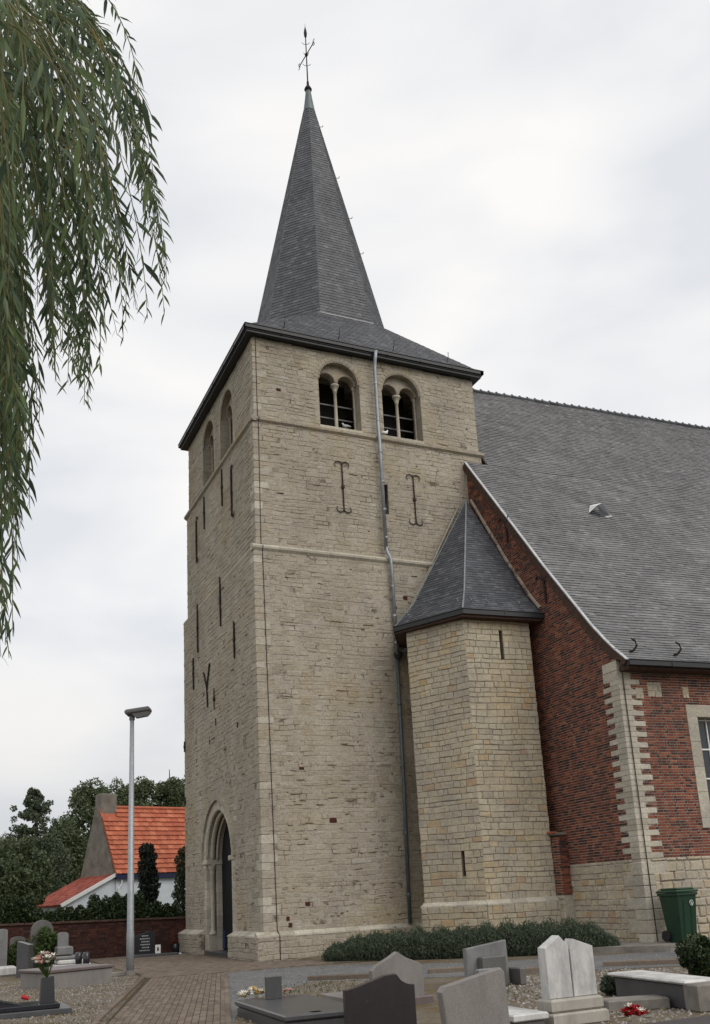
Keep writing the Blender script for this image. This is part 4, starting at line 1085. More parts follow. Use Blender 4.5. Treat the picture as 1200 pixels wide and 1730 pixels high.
# ------------------------------------------------------------------ street lamp
def make_lamp():
    p0 = at(220, 1648); b = thing('street_lamp', 'tall galvanised street lamp with a square grey head beside the path', 'street lamp', p0)
    top = onx(223, 1212, p0.x); H = 5.55
    q = project((p0.x, p0.y, 5.5))
    H = 5.35
    for _ in range(40):
        q = project((p0.x, p0.y, H)); H += (q[1]-1213)*.01
    MB().tube([p0+V3(0, 0, -.1), p0+V3(0, 0, 1.0), p0+V3(0, 0, 1.05), p0+V3(0, 0, H)], [.10, .098, .09, .055], 16).build('pole', mt['galv'], b, True)
    MB().tube([p0+V3(0, 0, 0), p0+V3(0, 0, .12)], [.135, .11], 14).build('foot_collar', mt['conc'], b)
    mb = MB(); mb.tube([p0+V3(0, 0, H-.06), p0+V3(0, 0, H+.1)], .075, 10); mb.build('head_socket', mt['lampgrey'], b)
    F = frame(p0+V3(0, 0, H+.08), (.93, -.36, .12), (.36, .93, 0), (-.1, 0, 1))
    mb = MB(); mb.cbox((-.16, -.20, 0), (.50, .20, .14), .04, F); hd = mb.build('lamp_head', mt['lampgrey'], b)
    mb = MB(); mb.add([F(.02, -.17, 0), F(.48, -.17, 0), F(.48, .17, 0), F(.02, .17, 0), F(.10, -.1, -.10), F(.40, -.1, -.09), F(.40, .1, -.09), F(.10, .1, -.10)], [(4, 5, 6, 7), (0, 1, 5, 4), (1, 2, 6, 5), (2, 3, 7, 6), (3, 0, 4, 7)]); mb.build('lamp_cover', mt['galv'], hd)
make_lamp()

# ------------------------------------------------------------------ foliage helpers
rs = np.random.RandomState(5)
def leaf_cloud(name, clumps, size, m, parent=None, asp=.5, up=None, kind=None, seed=0):
    """clumps: (cx,cy,cz,rx,ry,rz,n) ; many small leaf faces"""
    r = np.random.RandomState(seed+11); Cs = []
    for (cx_, cy_, cz_, rx, ry, rz, n_) in clumps:
        d = r.normal(size=(n_, 3)); d /= np.linalg.norm(d, axis=1)[:, None]+1e-9
        rad = r.uniform(.25, 1, n_)**.5
        Cs.append(np.array([cx_, cy_, cz_])+d*rad[:, None]*np.array([rx, ry, rz]))
    C_ = np.concatenate(Cs); n_ = len(C_)
    a = r.normal(size=(n_, 3))
    if up is not None: a = a*(1-up[3])+np.array(up[:3])*up[3]*1.5
    a /= np.linalg.norm(a, axis=1)[:, None]; b = np.cross(a, r.normal(size=(n_, 3))); b /= np.linalg.norm(b, axis=1)[:, None]+1e-9
    s = (size*r.uniform(.6, 1.4, n_))[:, None]
    w = np.cross(a, b)*s*.12
    v = np.stack([C_-a*s, C_+b*s*asp+w, C_+a*s, C_-b*s*asp+w], 1).reshape(-1, 3)
    base = np.array(world_loc(parent)) if parent else np.zeros(3)
    me = bpy.data.meshes.new(name); me.from_pydata((v-base).tolist(), [], np.arange(n_*4).reshape(-1, 4).tolist())
    at_ = me.attributes.new('tint', 'FLOAT_COLOR', 'FACE'); cl = np.ones((n_, 4), np.float32); cl[:, :3] = r.uniform(0, 1, (n_, 3)); at_.data.foreach_set('color', cl.ravel())
    me.materials.append(m); me.update(); o = link(bpy.data.objects.new(name, me))
    if parent: o.parent = parent
    if kind: o['kind'] = kind
    return o
def blob_clumps(c, R3, k, n, cr, seed, shell=.75, flat=1.):
    r = random.Random(seed); out = []
    for i in range(k):
        while True:
            d = Vector((r.uniform(-1, 1), r.uniform(-1, 1), r.uniform(-1, 1)))
            if .15 < d.length < 1: break
        d = d.normalized()*(d.length**.5)*shell
        q = r.uniform(.6, 1.3)*cr
        out.append((c[0]+d.x*R3[0], c[1]+d.y*R3[1], c[2]+d.z*R3[2], q, q, q*flat, int(n/k)))
    return out
def tree(label, px, depth, top_py, half_w, m, seed, n=5000, leaf=.2, shape='round', cr=None, name='deciduous_tree', low=.15, group=None):
    base = atd(px, 1540, depth); base.z = 0
    s = FPX/depth
    H = 1.6+(1540-(px-200)*.054*.0-top_py)/s
    o = thing(name, label, 'tree', base, group)
    r = random.Random(seed)
    tr = MB(); tr.tube([base, base+V3(0, 0, H*.35), base+V3(.2, 0, H*.7), base+V3(.1, 0, H*.92)], [.3, .22, .12, .03], 8)
    for k in range(9):
        z = H*(.3+.06*k); a = r.uniform(0, 2*pi); l = half_w*.7*(1-k*.06); tr.tube([base+V3(0, 0, z), base+V3(cos(a)*l*.5, sin(a)*l*.5, z+l*.3), base+V3(cos(a)*l, sin(a)*l, z+l*.5)], [.09, .06, .02], 5)
    tr.build('trunk', mt['bark'], o)
    cl = []
    if shape == 'round':
        cl = blob_clumps((base.x, base.y, H*(.5+low/2)), (half_w, half_w, H*(.5-low/2)), 90, int(n*2.6), cr or half_w*.25, seed)
    else:
        for k in range(320):
            f = r.random()**1.15*.97; z = H*(low+(1-low)*f); w = half_w*(1-f)**.62*r.uniform(.75, 1.15)+.1; a = r.uniform(0, 2*pi); q = w*r.uniform(.2, 1.)
            cl.append((base.x+cos(a)*q, base.y+sin(a)*q, z-.1*q, w*.13+.08, w*.13+.08, .16+w*.06, int(n*2.6/320)))
    leaf_cloud('crown', cl, leaf*.68, m, o, .5, seed=seed)
    return o
# background trees
tree('feathery grey-green tree rising alone left of the house', 52, 62, 1322, 3.5, mt['conifer_leaf'], 1, 9000, .13, 'cone', name='larch_tree', low=.1)
tree('dark rounded tree behind the chimney of the tiled house', 150, 78, 1305, 3.6, mt['far_leaf'], 2, 8000, .2)
tree('tall dark tree whose top shows left of the lamp post above the roof', 192, 84, 1292, 3.0, mt['far_leaf'], 3, 7000, .2)
tree('broad dark tree above the orange roof right of the lamp post', 240, 80, 1296, 3.0, mt['far_leaf'], 4, 7500, .2)
tree('tall poplar-like tree beside the tower edge above the orange roof', 285, 82, 1284, 2.8, mt['far_leaf'], 5, 7500, .2)
tree('leafy tree close to the tower edge above the roof end', 330, 84, 1296, 3.4, mt['far_leaf'], 15, 6000, .2)
tree('low leafy tree at the left picture edge above the hedge', 8, 50, 1395, 2.6, mt['far_leaf'], 6, 7500, .17)
tree('bushy tree in front of the feathery tree', 12, 46, 1440, 1.7, mt['far_leaf'], 7, 7000, .15)
tree('dark bushy tree against the grey gable of the house', 100, 70, 1375, 2.9, mt['far_leaf'], 8, 7000, .18)
# far masses so that no bare horizon shows
fm = []
for k in range(26):
    p = atd(-60+k*18, 1530, 95+rnd.uniform(-6, 6)); fm.append((p.x, p.y, 2.6, 3.5, 3.5, 3.4, 420))
leaf_cloud('far_woods', fm, .3, mt['far_leaf'], kind='stuff', seed=31)

# cemetery brick wall, hedge, conifers
WA, WB = Vector((.3, 9.0, 0)), Vector((-12., 6.9, 0))
dW = (WB-WA); lW = dW.length; dW.normalize(); oW = Vector((dW.y, -dW.x, 0)); oW = oW if oW.y < 0 else -oW
FWl = frame(WA, dW, (0, 0, 1), oW)
cw = thing('cemetery_wall', 'low dark red brick wall along the back of the churchyard', 'wall', WA)
mb = MB(); mb.prism([(0, -.1), (lW, -.1), (lW, 1.40), (0, 1.12)], -.22, -.006, FWl); mb.build('wall_core', mt['wallbrick'], cw)
PW2 = Pieces(); courses(PW2, FWl, -.02, 1.18, 0, lW, (.078, .082), (.1, .2), .011, -.02, (.002, .008), .003, [], .001, bond=[.215, .108])
PW2.emit('brick', mt['wallbrick'], cw, 'brickwork', 300, lambda x, y, c: 0 < x < 312)
u = 0
while u < lW-.1:
    u1 = min(u+.5, lW); h_ = 1.16+.018*u; MB().cbox((u+.003, h_, -.28), (u1-.003, h_+.07, .06), .01, lambda x, y, q: FWl(x, y, q)).build('coping_stone', mt['wood'], cw); u = u1
def hedge(label, pts, w, h0, h1, n, m, leaf=.07, seed=1, name='hedge', step=.35):
    o = thing(name, label, 'hedge', pts[0]); cl = []
    for a, b in zip(pts, pts[1:]):
        a, b = Vector(a), Vector(b); l = (b-a).length; k = max(1, int(l/step))
        for i in range(k):
            p = a.lerp(b, (i+.5)/k); hh = U_(h0, h1)
            cl.append((p.x, p.y, hh*.5, step*.9, w, hh*.52, int(n*step)))
            cl.append((p.x, p.y-w*.4, hh*.78, step*.7, w*.7, hh*.24, int(n*step*.6)))
    leaf_cloud('foliage', cl, leaf, m, o, .55, seed=seed)
    mb = MB()
    for a, b in zip(pts, pts[1:]):
        a, b = Vector(a), Vector(b); l = (b-a).length; k = max(1, int(l/.6))
        for i in range(k): p = a.lerp(b, (i+.5)/k); mb.tube([p, p+V3(U_(-.1, .1), 0, h0*.5), p+V3(U_(-.2, .2), U_(-.1, .1), h0*.85)], [.03, .02, .01], 5)
    mb.build('stems', mt['bark'], o)
    return o
off = -oW*.75
hedge('long clipped evergreen hedge rising behind the brick wall', [WA+off+dW*.2, WA+off+dW*13], .5, 1.68, 1.82, 2800, mt['laurel'], .06, 3)
hedge('rounded taller bush in the hedge left of the lamp post', [WA+off*1.1+dW*1.6+V3(0, 0, 0), WA+off*1.1+dW*3.6], .5, 2.05, 2.2, 2600, mt['laurel'], .06, 4, 'laurel_bush')
hedge('taller rounded hedge bush at the left picture edge', [WA+off*1.1+dW*5.6, WA+off*1.1+dW*8], .5, 2.1, 2.25, 2600, mt['laurel'], .06, 5, 'laurel_bush')
def column_shrub(label, px, depth, top, w, n, m, name='yew_tree', seed=9):
    b = atd(px, 1540, depth); b.z = 0; H = 1.6+(1534-top)*depth/FPX; o = thing(name, label, 'tree', b)
    cl = [(b.x+U_(-.1, .1), b.y, H*(k+.5)/14, w*(1-.35*((k/13)**3)), w, H/14, int(n/14)) for k in range(14)]
    leaf_cloud('crown', cl, .07, m, o, .4, (0, 0, 1, .5), seed=seed); MB().tube([b, b+V3(0, 0, H*.7)], [.1, .03], 6).build('trunk', mt['bark'], o)
column_shrub('near-black columnar yew in front of the white cottage wall', 250, 40, 1432, .52, 9000, mt['yew'])
column_shrub('loose dark shrub against the left edge of the tower', 310, 37, 1440, .40, 3500, mt['laurel'], 'elder_bush', 10)

# ------------------------------------------------------------------ cottage behind the wall
def cottage():
    O = atd(196, 1537, 55); O.z = 0
    q = ray(2480, 1414); U = Vector((q.x, q.y, 0)).normalized(); Vb = Vector((-U.y, U.x, 0))
    F = frame(O, U, Vb, (0, 0, 1)); W = 4.6; Lh = 11; ze, zr = 3.75, 7.85; 
    o = thing('cottage', 'white cottage with bright orange tiled roof and grey rendered gable', 'house', O)
    mb = MB(); mb.box((0, 0, -.1), (Lh, W, ze), F); wl = mb.build('wall', mt['render_wall'], o)
    FGb = lambda u, v, n=0: F(-n, u, v)
    mb = MB(); mb.prism([(0.05, ze-.2), (W, ze-.2), (W*.5+.28, zr+.05), (W*.5-.10, zr-.25)], -.12, .12, FGb)
    mb.build('gable', mt['grey_render'], o)
    MB().cbox((-.05, W*.5-.35, zr-.5), (.95, W*.5+.5, zr+.75), .04, F).build('chimney', mt['grey_render'], o)
    # front roof: single tiles
    rise, run = zr-ze, W*.5; sl = sqrt(rise*rise+run*run)
    vv = Vb*(run/sl)+Vector((0, 0, rise/sl)); nn = U.cross(vv).normalized()
    if nn.z < 0: nn = -nn
    R0 = frame(F(-.1, -.15, ze-.12), U, vv, nn)
    mb = MB(); mb.prism([(0, 0), (Lh, 0), (Lh, sl), (0, sl)], -.06, 0, R0); rfo = mb.build('roof', mt['orange'], o)
    mb = MB(); mb.add([F(0, W*.5, zr), F(Lh, W*.5, zr), F(Lh, W+.2, ze-.1), F(-.05, W+.2, ze-.1)], [(0, 1, 2, 3)]); mb.build('back_slope', mt['orange'], rfo)
    PCt = Pieces(); rows = 14; h = sl/rows
    for r_ in range(rows):
        k = 0; x = 0
        while x < 8.5:
            w = .33
            if not (r_ >= rows-2 and x < .9):
                vs = []
                for i, (fx, hz) in enumerate(((0, .04), (.25, .06), (.5, .045), (.75, .03), (1, .04))):
                    vs.append((x+fx*w, hz))
                f = [R0(a, r_*h-.03, b+.075) for a, b in vs]; t_ = [R0(a, r_*h+h, b) for a, b in vs]; bt = [R0(a, r_*h-.03, b-.01) for a, b in vs]
                PCt.p.append((f+t_+bt, [(0, 1, 6, 5), (1, 2, 7, 6), (2, 3, 8, 7), (3, 4, 9, 8), (10, 11, 1, 0), (11, 12, 2, 1), (12, 13, 3, 2), (13, 14, 4, 3)], (rnd.random(), rnd.random(), rnd.random())))
            x += w
    PCt.emit('roof_tile', mt['orange'], rfo, 'roof_tiles', 300)
    MB().tube([R0(.8, sl+.02, .05), R0(Lh, sl+.02, .05)], .11, 8).build('ridge_tiles', mt['orange'], rfo)
    MB().box((-.1, -.22, ze-.42), (Lh, -.02, ze-.16), F).build('eaves_board', mt['navy'], o)
    MB().tube([F(.3, -.14, ze-.45), F(.3, -.1, ze-.7), F(.12, -.08, ze-.95), F(.12, -.08, .2)], .05, 8).build('downpipe', mt['whitepaint'], o)
    # lean-to
    lx = 3.4; zl = 2.0; F2 = F
    mb = MB(); FL_ = lambda u, v, n=0: F(u, -n, v)
    mb.prism([(-lx+.3, -.1), (0, -.1), (0, ze-.25), (-lx+.3, zl)], -3.6, -.1, FL_); lt = mb.build('lean_to', mt['render_wall'], o)
    sl2 = sqrt(lx**2+(ze-.1-zl)**2); v2 = (U*lx+Vector((0, 0, ze-.1-zl)))/sl2; n2 = Vb.cross(v2).normalized(); n2 = n2 if n2.z > 0 else -n2
    R2 = frame(F(-lx, 0, zl-.02), Vb, v2, n2)
    PL = Pieces(); courses(PL, R2, 0, sl2, -.0, 4.6, (.3, .3), (.3, .36), .01, 0, (.05, .08), .01, [], .0); PL.emit('lean_to_tile', mt['redtile'], lt, 'z', 300)
    mb = MB(); mb.prism([(-.0, .0), (4.6, 0), (4.6, sl2), (0, sl2)], -.05, .0, R2); mb.build('lean_to_boarding', mt['redtile'], lt)
    mb = MB(); mb.prism([(-.12, 0), (-.02, 0), (-.02, sl2), (-.12, sl2)], -.1, .09, R2); mb.build('white_barge_board', mt['whitepaint'], lt)
cottage()

# ------------------------------------------------------------------ lavender hedge before the turret, shrubs
hp = [(1.15, -2.0), (2.4, -3.4), (3.8, -4.75), (5.2, -5.8), (6.6, -6.65)]
def lavender():
    pts = [Vector((p[0], p[1], 0)) for p in hp]; o = thing('lavender_hedge', 'low rounded grey-green lavender hedge at the foot of the stair turret', 'hedge', pts[0]); cl = []; r = random.Random(12)
    n_ = 92
    for i in range(n_):
        t_ = (i+.5)/n_; f = t_*(len(pts)-1); k = min(int(f), len(pts)-2); p = pts[k].lerp(pts[k+1], f-k)
        e = 1-abs(2*t_-1)**7; h = (.80+.10*sin(i*.9)+r.uniform(-.04, .05))*(.45+.55*e)*(.84+.2*t_); w = .62*(.5+.5*e)
        d = (pts[k+1]-pts[k]).normalized(); q = Vector((d.y, -d.x, 0))
        for c_ in (-.35, .0, .35): pp = p+q*c_*w*1.3; cl.append((pp.x, pp.y, h*.40, .22, .30, h*(.62-abs(c_)*.45), 560))
    leaf_cloud('foliage', cl, .042, mt['lavender'], o, .22, (0, 0, 1, .45), seed=12)
    mb = MB()
    for i in range(40): p = pts[i % (len(pts)-1)].lerp(pts[i % (len(pts)-1)+1], r.random()); mb.tube([p, p+Vector((r.uniform(-.2, .2), r.uniform(-.2, .2), .5))], [.012, .005], 4)
    mb.build('stems', mt['bark'], o)
lavender()
def shrub(label, c, R3, n, m, seed, leaf=.05, name='shrub'):
    o = thing(name, label, 'bush', (c[0], c[1], 0)); leaf_cloud('foliage', blob_clumps((c[0], c[1], c[2]), R3, 22, n, min(R3)*.45, seed), leaf, m, o, .5, seed=seed)
    mb = MB()
    for k in range(4): a = k*1.6; mb.tube([(c[0], c[1], 0), (c[0]+cos(a)*R3[0]*.5, c[1]+sin(a)*R3[1]*.5, c[2])], [.03, .012], 5)
    mb.build('stems', mt['bark'], o); return o
def sph(px, pyb, w, h, depth_off=0):
    p = at(px, pyb); s = FPX/(Vector(p)-CAM).dot(_fw); return p, w/s, h/s
p, w, h = sph(76, 1634, 58, 68); shrub('rounded bright green shrub in front of the arched headstone', (p.x, p.y, h*.5), (w*.5, w*.5, h*.5), 5200, mt['bright_shrub'], 21, .04)
p, w, h = sph(28, 1634, 42, 44); shrub('small low green shrub left of the dark upright headstone', (p.x, p.y, h*.5), (w*.5, w*.5, h*.5), 2600, mt['bright_shrub'], 22, .04)
p, w, h = sph(95, 1630, 50, 30); shrub('dark spreading juniper at the foot of the bright green shrub', (p.x, p.y-.3, h*.5), (w*.5, w*.5, h*.5), 2400, mt['laurel'], 23, .04)
p, w, h = sph(1190, 1656, 96, 74); shrub('dark green box bush at the right picture edge', (p.x, p.y, h*.5), (w*.5, w*.5, h*.5), 6500, mt['laurel'], 24, .035, 'box_bush')
p, w, h = sph(1038, 1682, 44, 40); shrub('small tuft of feathery green plants right of the white twin headstones', (p.x, p.y, h*.45), (w*.5, w*.4, h*.5), 2200, mt['lavender'], 25, .035, 'perennial_tuft')

# ------------------------------------------------------------------ graves
def fr(p, ang=0.):
    p = Vector(p); c, s = cos(ang), sin(ang)
    return lambda x, y, z: Vector((p.x+c*x-s*y, p.y+s*x+c*y, p.z+z))
def stone_poly(F, poly, y0, y1, m, name, par, ch=.012):
    """upright slab with polygon outline (x,z), chamfered edges, thickness y0..y1"""
    n_ = len(poly); cx_ = sum(a for a, b in poly)/n_; cz_ = sum(b for a, b in poly)/n_
    k = lambda p: (cx_+(p[0]-cx_)*(1-2.2*ch), cz_+(p[1]-cz_)*(1-2.2*ch))
    vs = [F(*((lambda q: (q[0], y0, q[1]))(k(p)))) for p in poly]+[F(p[0], y0+ch, p[1]) for p in poly]+[F(p[0], y1-ch, p[1]) for p in poly]+[F(*((lambda q: (q[0], y1, q[1]))(k(p)))) for p in poly]
    fs = [tuple(range(n_)), tuple(range(3*n_, 4*n_))[::-1]]
    for r in range(3):
        for i in range(n_): j = (i+1) % n_; fs.append((r*n_+i, r*n_+n_+i, r*n_+n_+j, r*n_+j))
    return MB().add(vs, fs).build(name, m, par)
def scale_at(px, py, z=0):
    p = at(px, py, z); return p, FPX/(p-CAM).dot(_fw)
def flower_bunch(label, c, r, n, mats, seed, name='flower_bunch', stem_to=None, head=.035):
    o = thing(name, label, 'flowers', (c[0], c[1], c[2])); rr = random.Random(seed)
    for k in range(n):
        a = rr.uniform(0, 2*pi); q = rr.uniform(0, 1)**.5; p = Vector((c[0]+cos(a)*q*r[0], c[1]+sin(a)*q*r[1], c[2]+r[2]*(1-q*q)*rr.uniform(.6, 1)+rr.uniform(0, .02)))
        mb = MB(); h_ = head*rr.uniform(.8, 1.25)
        for ring_, (n_, rad, lift) in enumerate(((6, 1., .0), (5, .62, .35))):
            for j in range(n_):
                b = 2*pi*j/n_+ring_*.5+a; d1 = Vector((cos(b), sin(b), 0)); d2 = Vector((-sin(b), cos(b), 0))
                mb.add([p, p+d1*h_*rad*.6+d2*h_*.35*rad+V3(0, 0, h_*(lift+.25)), p+d1*h_*rad+V3(0, 0, h_*(lift+.45)), p+d1*h_*rad*.6-d2*h_*.35*rad+V3(0, 0, h_*(lift+.25))], [(0, 1, 2, 3)])
        mb.lathe((p.x, p.y, p.z), [(h_*.25, 0), (h_*.4, h_*.3), (h_*.1, h_*.6)], 6)
        mb.build('bloom', rr.choice(mats), o)
    mb = MB()
    for k in range(n*2):
        a = rr.uniform(0, 2*pi); q = rr.uniform(.2, 1.15); p = Vector((c[0]+cos(a)*q*r[0], c[1]+sin(a)*q*r[1], c[2]+rr.uniform(-.03, .5)*r[2])); d1 = Vector((cos(a), sin(a), rr.uniform(-.2, .6))); d2 = Vector((-sin(a), cos(a), 0))
        mb.add([p, p+d1*.05+d2*.015, p+d1*.1, p+d1*.05-d2*.015], [(0, 1, 2, 3)])
        if stem_to: mb.tube([Vector(stem_to), p], .004, 4)
    mb.build('leaves', mt['bright_shrub'], o); return o
def boxthing(name, label, cat, F0_, a, b, m, part, c=.015, group=None, loc=None):
    o = thing(name, label, cat, loc if loc is not None else F0_(0, 0, 0), group); MB().cbox(a, b, c, F0_).build(part, m, o); return o

# R1 dark brown headstone
p, s = scale_at(648, 1752); W1 = 130/s
F = fr(p, -.03); o = thing('headstone', 'dark brown headstone with a curved shoulder top, nearest in the middle', 'gravestone', p)
w = W1/2; hh = 99/s
out = [(-w, 0), (w, 0), (w, hh*.80)]+[(w*(.97-.12*i), hh*(.80+.02*i*i*.5)) for i in range(1, 4)]+[(w*.48, hh*1.0), (w*.15, hh*.99), (-w*.35, hh*.90), (-w*.8, hh*.82), (-w, hh*.80)]
stone_poly(F, out, 0, .10, mt['g_brown'], 'slab', o); MB().cbox((-w-.06, -.05, -.1), (w+.06, .16, .03), .01, F).build('foot', mt['g_brown'], o)
# R2 pointed grey headstone
p, s = scale_at(676, 1700); w = 49/s; hh = 88/s; F = fr(p, .0)
o = thing('headstone', 'grey granite headstone with a pointed top behind the dark brown one', 'gravestone', p)
out = [(-w, 0), (w, 0), (w, hh*.66), (w*.88, hh*.76), (w*.35, hh*.88), (w*.02, hh*1.0), (-w*.30, hh*.90), (-w*.85, hh*.76), (-w, hh*.68)]
stone_poly(F, out, 0, .12, mt['g_greyl'], 'slab', o)
MB().cbox((-w*.6, -.06, -.02), (w*1.25, .25, .12), .02, F).build('plinth', mt['g_mauve'], o)
MB().cbox((-w*1.1, .26, -.02), (w*1.25, 1.9, .10), .02, F).build('grave_slab', mt['g_greyl'], o)
# R3 low dark slab
c0, c1 = at(401, 1690, .22), at(484, 1716, .22)
dl = (c0-c1); ln = dl.length; a = math.atan2(dl.y, dl.x)-pi/2; F = fr((c1.x, c1.y, 0), a)
o = thing('ledger_grave', 'low dark grey ledger slab with chamfered kerb left of the brown headstone', 'grave', c1)
MB().cbox((0, 0, -.02), (1.05, ln, .14), .02, F).build('kerb_base', mt['g_dark'], o)
MB().cbox((-.03, -.03, .145), (1.08, ln+.03, .22), .018, F).build('ledger_slab', mt['g_dark'], o)
p, s = scale_at(464, 1688, .22); F2 = fr(p, a)
o = thing('headstone', 'small square dark plaque standing on the low dark ledger slab', 'gravestone', p); stone_poly(F2, [(-.12, 0), (.12, 0), (.12, .31), (-.12, .31)], 0, .08, mt['g_dark'], 'slab', o)
p = at(428, 1684, .22); flower_bunch('white and yellow flowers lying left of the small square plaque', (p.x, p.y, .23), (.24, .10, .09), 30, [mt['petal_w'], mt['petal_w'], mt['petal_w'], mt['petal_y']], 3, head=.055)
p = at(486, 1681, .22); flower_bunch('pink and yellow flowers just right of the small square plaque', (p.x, p.y, .23), (.10, .07, .08), 9, [mt['petal_y'], mt['petal_p']], 4)
p, s = scale_at(535, 1740); boxthing('lantern_block', 'small black granite block at the bottom edge beside the brown headstone', 'grave ornament', fr(p, 0), (-.085, -.08, 0), (.085, .08, .22), mt['g_black'], 'block')
# R4 slanted grey headstone
p, s = scale_at(812, 1772); w = 61/s; F = fr(p, .0)
o = thing('headstone', 'plain grey headstone with a slanting top in the right foreground', 'gravestone', p)
stone_poly(F, [(-w*.93, 0), (w*1.07, 0), (w*1.0, 119/s), (w*.9, 126/s), (-w*.98, 104/s), (-w*1.1, 95/s)], 0, .12, mt['g_greyl'], 'slab', o)
# R5 stepped marble
p, s = scale_at(838, 1668); w = 41/s; F = fr(p, .0)
o = thing('headstone', 'grey veined marble headstone with a stepped block in front, beyond the slanting one', 'gravestone', p)
stone_poly(F, [(-w, 0), (w*1.05, 0), (w, 74/s), (-w, 64/s)], .2, .32, mt['g_marble'], 'slab', o)
MB().cbox((-w*.5, .02, 0), (w*.62, .18, 50/s), .02, F).build('front_block', mt['g_grey'], o); MB().cbox((-w*.9, -.1, 0), (w*.2, .015, 32/s), .02, F).build('low_step', mt['g_marble'], o)
MB().cbox((w*1.08, -.1, 0), (w*1.35, .35, 28/s), .02, F).build('side_block', mt['g_grey'], o)
# R6 twin white headstones
p, s = scale_at(983, 1732); F = fr(p, .0)
o = thing('twin_headstone', 'pair of weathered white headstones on a cream two-step base', 'gravestone', p)
w = 56/s
MB().cbox((-w*1.02, -.02, 0), (w*1.02, .36, 22/s), .02, F).build('base_step', mt['g_cream'], o)
MB().cbox((-w*.98, .02, 22/s+.002), (w*.94, .32, 44/s), .025, F).build('base_step', mt['g_cream'], o)
z0 = 44/s
for (xa, xb, pk, hh, hl) in ((-w*.92, -w*.04, .66, 114/s, 104/s), (-w*.0, w*.88, .18, 106/s, 99/s)):
    xp = xa+(xb-xa)*pk
    stone_poly(F, [(xa, z0), (xb, z0), (xb, z0+hl*.82), (xp, z0+hh*.9), (xa, z0+hl*.80)], .08, .24, mt['g_white'], 'slab', o)
# R7 white slab to the left
c = at(925, 1708, .2); o = thing('white_grave_cover', 'flat white stone grave cover left of the white twin headstones', 'grave', (c.x, c.y, 0)); F = fr((c.x, c.y, 0), .0)
MB().cbox((-.50, -.05, .12), (-.02, .85, .2), .015, F).build('cover_slab', mt['g_white'], o); MB().cbox((-.47, 0, 0), (-.05, .8, .118), .015, F).build('kerb_base', mt['g_grey'], o)
# R8 tomb with white top
a_, b_ = at(1030, 1642, .37), at(1156, 1656, .37); F = fr((a_.x, a_.y, 0), -.42)
o = thing('chest_tomb', 'long grey chest tomb with a white top slab at the right', 'tomb', (a_.x, a_.y, 0))
ln = (b_-a_).length; an = math.atan2(b_.y-a_.y, b_.x-a_.x); F = fr((a_.x, a_.y, 0), an)
MB().cbox((.04, .05, 0), (ln-.05, .48, .31), .02, F).build('chest', mt['g_dark'], o); MB().cbox((-.05, -.02, .312), (ln+.03, .53, .36), .02, F).build('top_slab', mt['g_white'], o)
MB().cbox((ln-.04, .0, 0), (ln+.25, .5, .33), .02, F).build('end_block', mt['conc'], o)
# R9 low slab + red flowers
c = at(1040, 1688, .16); e = at(1130, 1682, .16); an = math.atan2(e.y-c.y, e.x-c.x); F = fr((c.x, c.y, 0), an); ln = (e-c).length
o = boxthing('ledger_slab', 'low beige ledger slab behind the red and white flowers', 'grave', F, (-.1, .0, 0), (ln, .42, .14), mt['conc'], 'slab')
c = at(1072, 1722, .1); flower_bunch('bouquet of red roses with one white lily on a dark slab', (c.x, c.y, .13), (.16, .12, .10), 30, [mt['petal_r'], mt['petal_r'], mt['petal_r'], mt['petal_w']], 8, head=.055)
c = at(1110, 1728, .1); F = fr((c.x, c.y, 0), .0); boxthing('ledger_slab', 'dark polished slab under the red flowers at the bottom right corner', 'grave', F, (-.6, -.9, 0), (1.6, .12, .09), mt['g_dark'], 'slab')
p = at(1195, 1592, .3); flower_bunch('red blooms above the dark bush at the right edge', (p.x+.25, p.y-.2, .38), (.3, .2, .18), 24, [mt['petal_r'], mt['petal_p']], 9, head=.05)
# orange-brown kerbs
for (a0, b0, lab) in (((520, 1658), (700, 1651), 'rusty brown kerb behind the pointed grey headstone'), ((725, 1646), (790, 1642), 'short brown kerb right of the pointed grey headstone'), ((862, 1646), (915, 1643), 'brown kerb between marble headstone and white twin stones'), ((1020, 1634), (1150, 1629), 'long brown kerb before the box bush')):
    a, b = at(*a0), at(*b0); an = math.atan2(b.y-a.y, b.x-a.x); F = fr(a, an); boxthing('kerb', lab, 'kerb', F, (0, 0, -.02), ((b-a).length, .14, .10), mt['paver'], 'kerb_stone')

# left group
c = at(122, 1712, .0); F = fr((c.x, c.y, 0), .0)
o = thing('black_ledger_grave', 'polished black two-tier ledger grave at the lower left corner', 'grave', (c.x, c.y, 0))
MB().cbox((-4, .0, 0), (0, .95, .09), .012, F).build('lower_slab', mt['g_dark'], o); MB().cbox((-4, .10, .092), (-.18, .88, .17), .012, F).build('middle_slab', mt['g_black'], o)
MB().prism([(-4, .172), (-.75, .172), (-1.1, .26), (-4, .34)], -.7, -.25, lambda u, v, n=0: F(u, -n, v)).build('sloping_cover', mt['g_black'], o)
p = at(79, 1694, .17); F = fr((p.x, p.y, 0), .0)
o = thing('grave_vase', 'tall black granite flower vase on the black ledger grave', 'vase', p)
MB().add([F(-.12, -.1, .172), F(.12, -.1, .172), F(.12, .1, .172), F(-.12, .1, .172), F(-.095, -.08, .56), F(.10, -.08, .58), F(.10, .08, .58), F(-.095, .08, .56)], [(3, 2, 1, 0), (4, 5, 6, 7), (0, 1, 5, 4), (1, 2, 6, 5), (2, 3, 7, 6), (3, 0, 4, 7)]).build('vase_body', mt['g_black'], o)
flower_bunch('white and pink roses standing in the tall black vase', (p.x-.05, p.y, .80), (.20, .15, .16), 22, [mt['petal_w'], mt['petal_w'], mt['petal_p']], 5, stem_to=(p.x, p.y, .55), head=.065)
